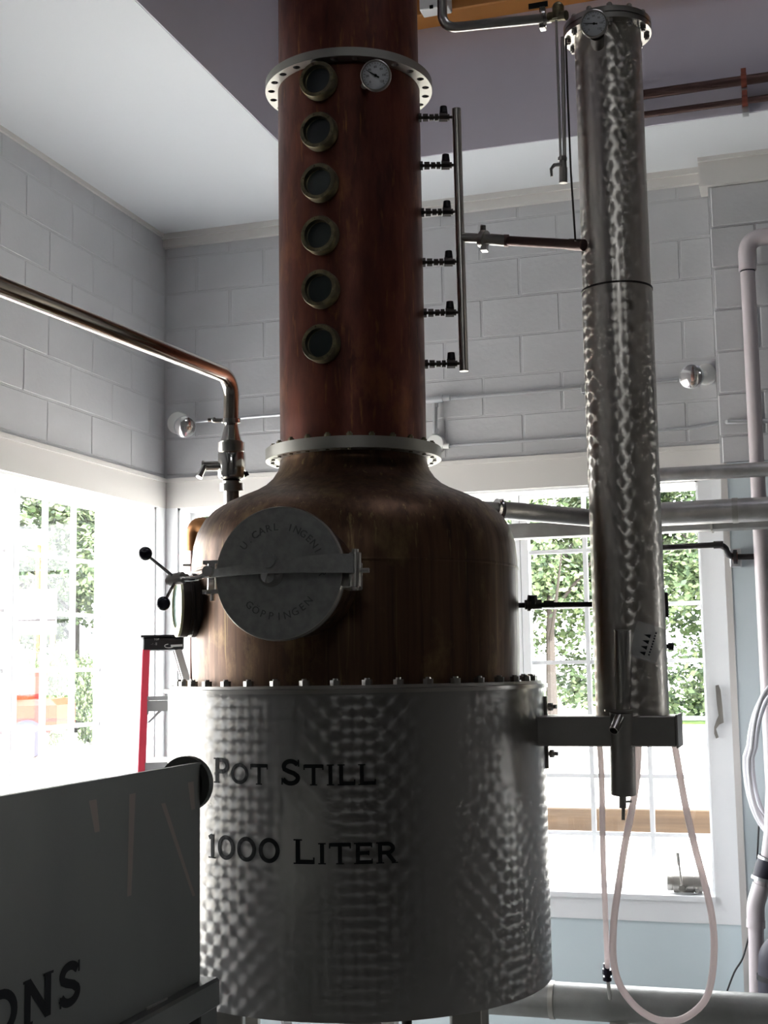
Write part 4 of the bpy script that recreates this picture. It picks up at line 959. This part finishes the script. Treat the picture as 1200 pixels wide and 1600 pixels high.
m = MB(); m.box((TX-.52, ty0, zb0-.075), (TX+.03, ty1+.045, zb0-.01), bev=.006); m.build('base_rail', TANKM, tk)
for y_ in (2.0, 2.26, 2.52): m = MB(); m.box((TX-.002, y_, zb0-.012), (TX+.006, y_+.09, zb0-.006)); m.build('weld', STEEL, tk)
m = MB(); m.box((TX-.07, ty1-.05, 0), (TX+.025, ty1+.04, zb0-.07), bev=.004); m.build('leg', TANKM, tk)
m = MB(); m.box((TX-.5, ty1-.06, 0), (TX-.41, ty1+.03, zb0-.07), bev=.004); m.build('leg', TANKM, tk)
m = MB(); m.box((TX-.09, .2, 0), (TX+.0, .29, zb0-.07), bev=.004); m.build('leg', TANKM, tk)
m = MB(); m.box((TX-.5, .2, 0), (TX-.41, .29, zb0-.07), bev=.004); m.build('leg', TANKM, tk)
fc = Vector((TX-.042, ty1+.005, 1.738)); m = MB(); m.cyl(fc, fc + Vector((0, .022, 0)), .063, n=40); m.cyl(fc, fc+Vector((0, .03, 0)), .045, n=32); m.build('end_flange', TANKM, tk)
for (x, y, x2, y2, w_) in ((145, 1250, 152, 1300, .012), (207, 1240, 202, 1400, .011), (255, 1255, 303, 1400, .008), (298, 1222, 302, 1265, .012)):
    a, b = onX(x, y, TX+.0006), onX(x2, y2, TX+.0006); m = MB()
    v_ = [m.bm.verts.new(a+Vector((0, -w_*1.2, 0))), m.bm.verts.new(a+Vector((0, w_*1.2, 0))), m.bm.verts.new(b+Vector((0, w_*.8, 0))), m.bm.verts.new(b+Vector((0, -w_*.8, 0)))]
    m.bm.faces.new(v_); m.build('drip_mark', STREAK, tk)
hc = .077; word = 'GALLONS'; tot = sum(GLY[c][0]*hc*1.25+.012 for c in word); yend = onX(131, 1520, TX).y; yy_ = yend - tot
zbase_ = onX(100, 1575, TX).z
for ch in word:
    fn = lambda gx, gy, l=0, y0_=yy_: Vector((TX+.0008+l*.0002, y0_ + gx*hc*1.25, zbase_ + gy*hc))
    g, w_ = glyph(ch, fn, .21); g.build('letter', INK, tk); yy_ += w_*hc*1.25+.012

# ================================================================== OUTSIDE
GZ = .30
m = MB(); m.box((-70, YB+TH+.02, GZ-.3), (70, 80, GZ)); m.box((-70, -40, GZ-.3), (XL-TH-.02, YB+TH+.02, GZ)); m.struct('ground', GRAVEL)
def patch(name, pts, z, th, mt):
    m = MB(); m.poly([(x, y, z) for x, y in pts], th, (0, 0, 1)); o = m.build(name, mt); o['kind'] = 'structure'
patch('lawn', [(-14, 15.5), (-10, 13.5), (-7, 17), (-5, 24), (-9, 24)], GZ, .03, GRASS)
patch('lawn.001', [(-70, 37), (60, 37), (60, 80), (-70, 80)], GZ, .05, GRASS)
tmb = MB(); ta = onY(840, 1262, 7.4); tb2 = onY(1112, 1304, 7.4)
tmb.box((-2.6, 7.4, tb2.z), (.2, 7.52, ta.z), bev=.006); rl = root('timber_rail', (-1.2, 7.46, GZ), 'weathered timber rail outside the back window', 'rail')
tmb.build('rail', TIMBER, rl)
for x in (-2.5, .1): m = MB(); m.box((x-.05, 7.52, GZ), (x+.05, 7.62, ta.z+.02)); m.build('post', TIMBER, rl)
# trees
def tree_mesh(seed, H, R, n, size):
    rnd = random.Random(seed); bm = bmesh.new(); blobs = []
    for k in range(26):
        a = rnd.uniform(0, 2*PI); rr = R*math.sqrt(rnd.random())*.8; z = rnd.uniform(.02, .93)*H
        blobs.append((rr*math.cos(a), rr*math.sin(a), z, rnd.uniform(.55, 1.15)*R*.42))
    for i in range(n):
        b = rnd.choice(blobs); d = Vector((rnd.gauss(0, 1), rnd.gauss(0, 1), rnd.gauss(0, 1))).normalized(); r = b[3]*(rnd.random()**.35)
        p = Vector(b[:3]) + d*r
        if p.z < .05: p.z = rnd.uniform(.1, .8)
        x = Vector((rnd.gauss(0, 1), rnd.gauss(0, 1), rnd.gauss(0, .6))).normalized(); y = x.cross((d + Vector((0, 0, .6))).normalized()).normalized()
        s = size*rnd.uniform(.6, 1.5)
        vs = [bm.verts.new(p + x*s*a_ + y*s*b_) for a_, b_ in ((-.55, 0), (0, -.33), (.55, 0), (0, .33))]
        f = bm.faces.new(vs); f.material_index = rnd.choice((0, 0, 1, 1, 2))
    me = bpy.data.meshes.new('foliage'); bm.to_mesh(me); bm.free()
    for l in LEAFS: me.materials.append(l)
    return me
FOL = [tree_mesh(s, 9.5, 2.7, 20000, .16) for s in (1, 2, 3)]
def trunk_mesh():
    m = MB(); m.tube(cm([(0, 0, -.2), (.08, 0, 2), (-.1, .1, 5), (.05, 0, 8.5)]), [.18 - .16*i/18 for i in range(19)], 10)
    for k in range(6):
        a = k*1.1; m.tube([(0, 0, 2.2+k*.8), (.9*math.cos(a), .9*math.sin(a), 3.2+k*.8), (1.9*math.cos(a), 1.9*math.sin(a), 4.6+k*.7)], [.06, .045, .02], 6)
    me = m.mesh('trunk'); me.materials.append(BARK); return me
TRK = trunk_mesh()
TREES = [(1300, 38, 'leafy tree outside to the right of the back window, mostly behind the pilaster'), (1150, 35.5, 'leafy tree filling the last panes right of the condenser'),
 (1000, 37.5, 'leafy tree directly behind the steel condenser'), (860, 35.5, 'leafy tree in the panes between copper pot and condenser'),
 (700, 37.5, 'leafy tree hidden behind the right shoulder of the copper pot'), (550, 35.5, 'leafy tree hidden behind the middle of the copper pot'),
 (400, 37.5, 'leafy tree hidden behind the round manway lid'), (260, 35.5, 'leafy tree outside in line with the wall corner'),
 (120, 37, 'leafy tree in the right panes of the left window'), (-10, 35.5, 'leafy tree in the leftmost panes of the left window'), (-160, 37.5, 'leafy tree outside beyond the left edge of the picture')]
for i, (px, D, lab) in enumerate(TREES):
    p = onD(px, 1040, D); p.z = GZ
    t = root('tree', p, lab, 'tree', 'trees beyond the windows')
    k = i % 3; sc = random.uniform(.95, 1.1)
    for nm, me in (('foliage', FOL[k]), ('trunk', TRK)):
        o = bpy.data.objects.new(nm, me); COL.objects.link(o); o.parent = t; o.rotation_euler.z = random.uniform(0, 6.28); o.scale = (sc, sc, sc)
# things outside the left window
def billboard(name, x0, y0, x1, y1, D, lab, bar_y=None):
    c = onD((x0+x1)/2, y1, D); rt = root(name, (c.x, c.y, GZ), lab, 'sign'); u_ = Vector((CR.x, CR.y, 0)).normalized(); v_ = Vector((-u_.y, u_.x, 0))
    a = onD(x0, y1, D); b = onD(x1, y0, D); Mx = Matrix((u_, v_, Vector((0, 0, 1)))).transposed().to_4x4(); Mx.translation = a
    w_ = (b-a).dot(u_); h_ = b.z-a.z
    m = MB(); m.box((0, 0, 0), (w_, .06, h_), Mx, bev=.01); m.build('board', CARDW, rt)
    if bar_y: z_ = onD(x0, bar_y, D).z - a.z; m = MB(); m.box((0, -.02, z_-.03), (w_, .0, z_+.03), Mx); m.build('dark_bar', BLACKP, rt)
    for q in (.1, w_-.1): m = MB(); m.box((q-.05, .06, -a.z+GZ), (q+.05, .14, .3), Mx); m.build('post', WOOD, rt)
billboard('sign_board', 18, 920, 86, 992, 31, 'large white board with a dark line outside the left window', 969)
billboard('sign_board', 18, 826, 64, 852, 32.5, 'narrow white board, higher one outside the left window')
cr = onD(28, 1060, 26); cr.z = GZ
car = root('red_truck', cr, 'red truck parked among greenery outside the left window', 'truck')
u_ = Vector((CR.x, CR.y, 0)).normalized(); v_ = Vector((-u_.y, u_.x, 0)); Mc = Matrix((u_, v_, Vector((0, 0, 1)))).transposed().to_4x4(); Mc.translation = cr
m = MB(); m.box((-2.2, 0, .5), (.75, 1.8, 1.15), Mc, bev=.12); m.box((-1.3, .1, 1.1), (.2, 1.7, 1.75), Mc, bev=.15); m.build('body', REDP, car)
m = MB(); m.box((-1.1, .08, 1.25), (.0, .12, 1.6), Mc); m.build('window', DKGL, car)
for x in (-1.6, .2): m = MB(); m.cyl(Mc @ Vector((x, -.02, .38)), Mc @ Vector((x, .25, .38)), .38, n=24); m.build('wheel', RUBBER, car)
sh = tree_mesh(11, 2.3, 1.5, 5000, .15)
for k, (px, D, lab) in enumerate(((-30, 30.5, 'rounded green shrub behind the red truck, at the left edge of the picture'), (72, 30, 'rounded green shrub just right of the red truck outside the left window'), (165, 31, 'rounded green shrub in the rightmost panes of the left window'))):
    p = onD(px, 1100, D); p.z = GZ; o = bpy.data.objects.new('shrub', sh); COL.objects.link(o); o.location = p; o.rotation_euler.z = k*2; o.scale = (.42, .42, .85)
    tag(o, lab, 'shrub', 'shrubs outside the left window')
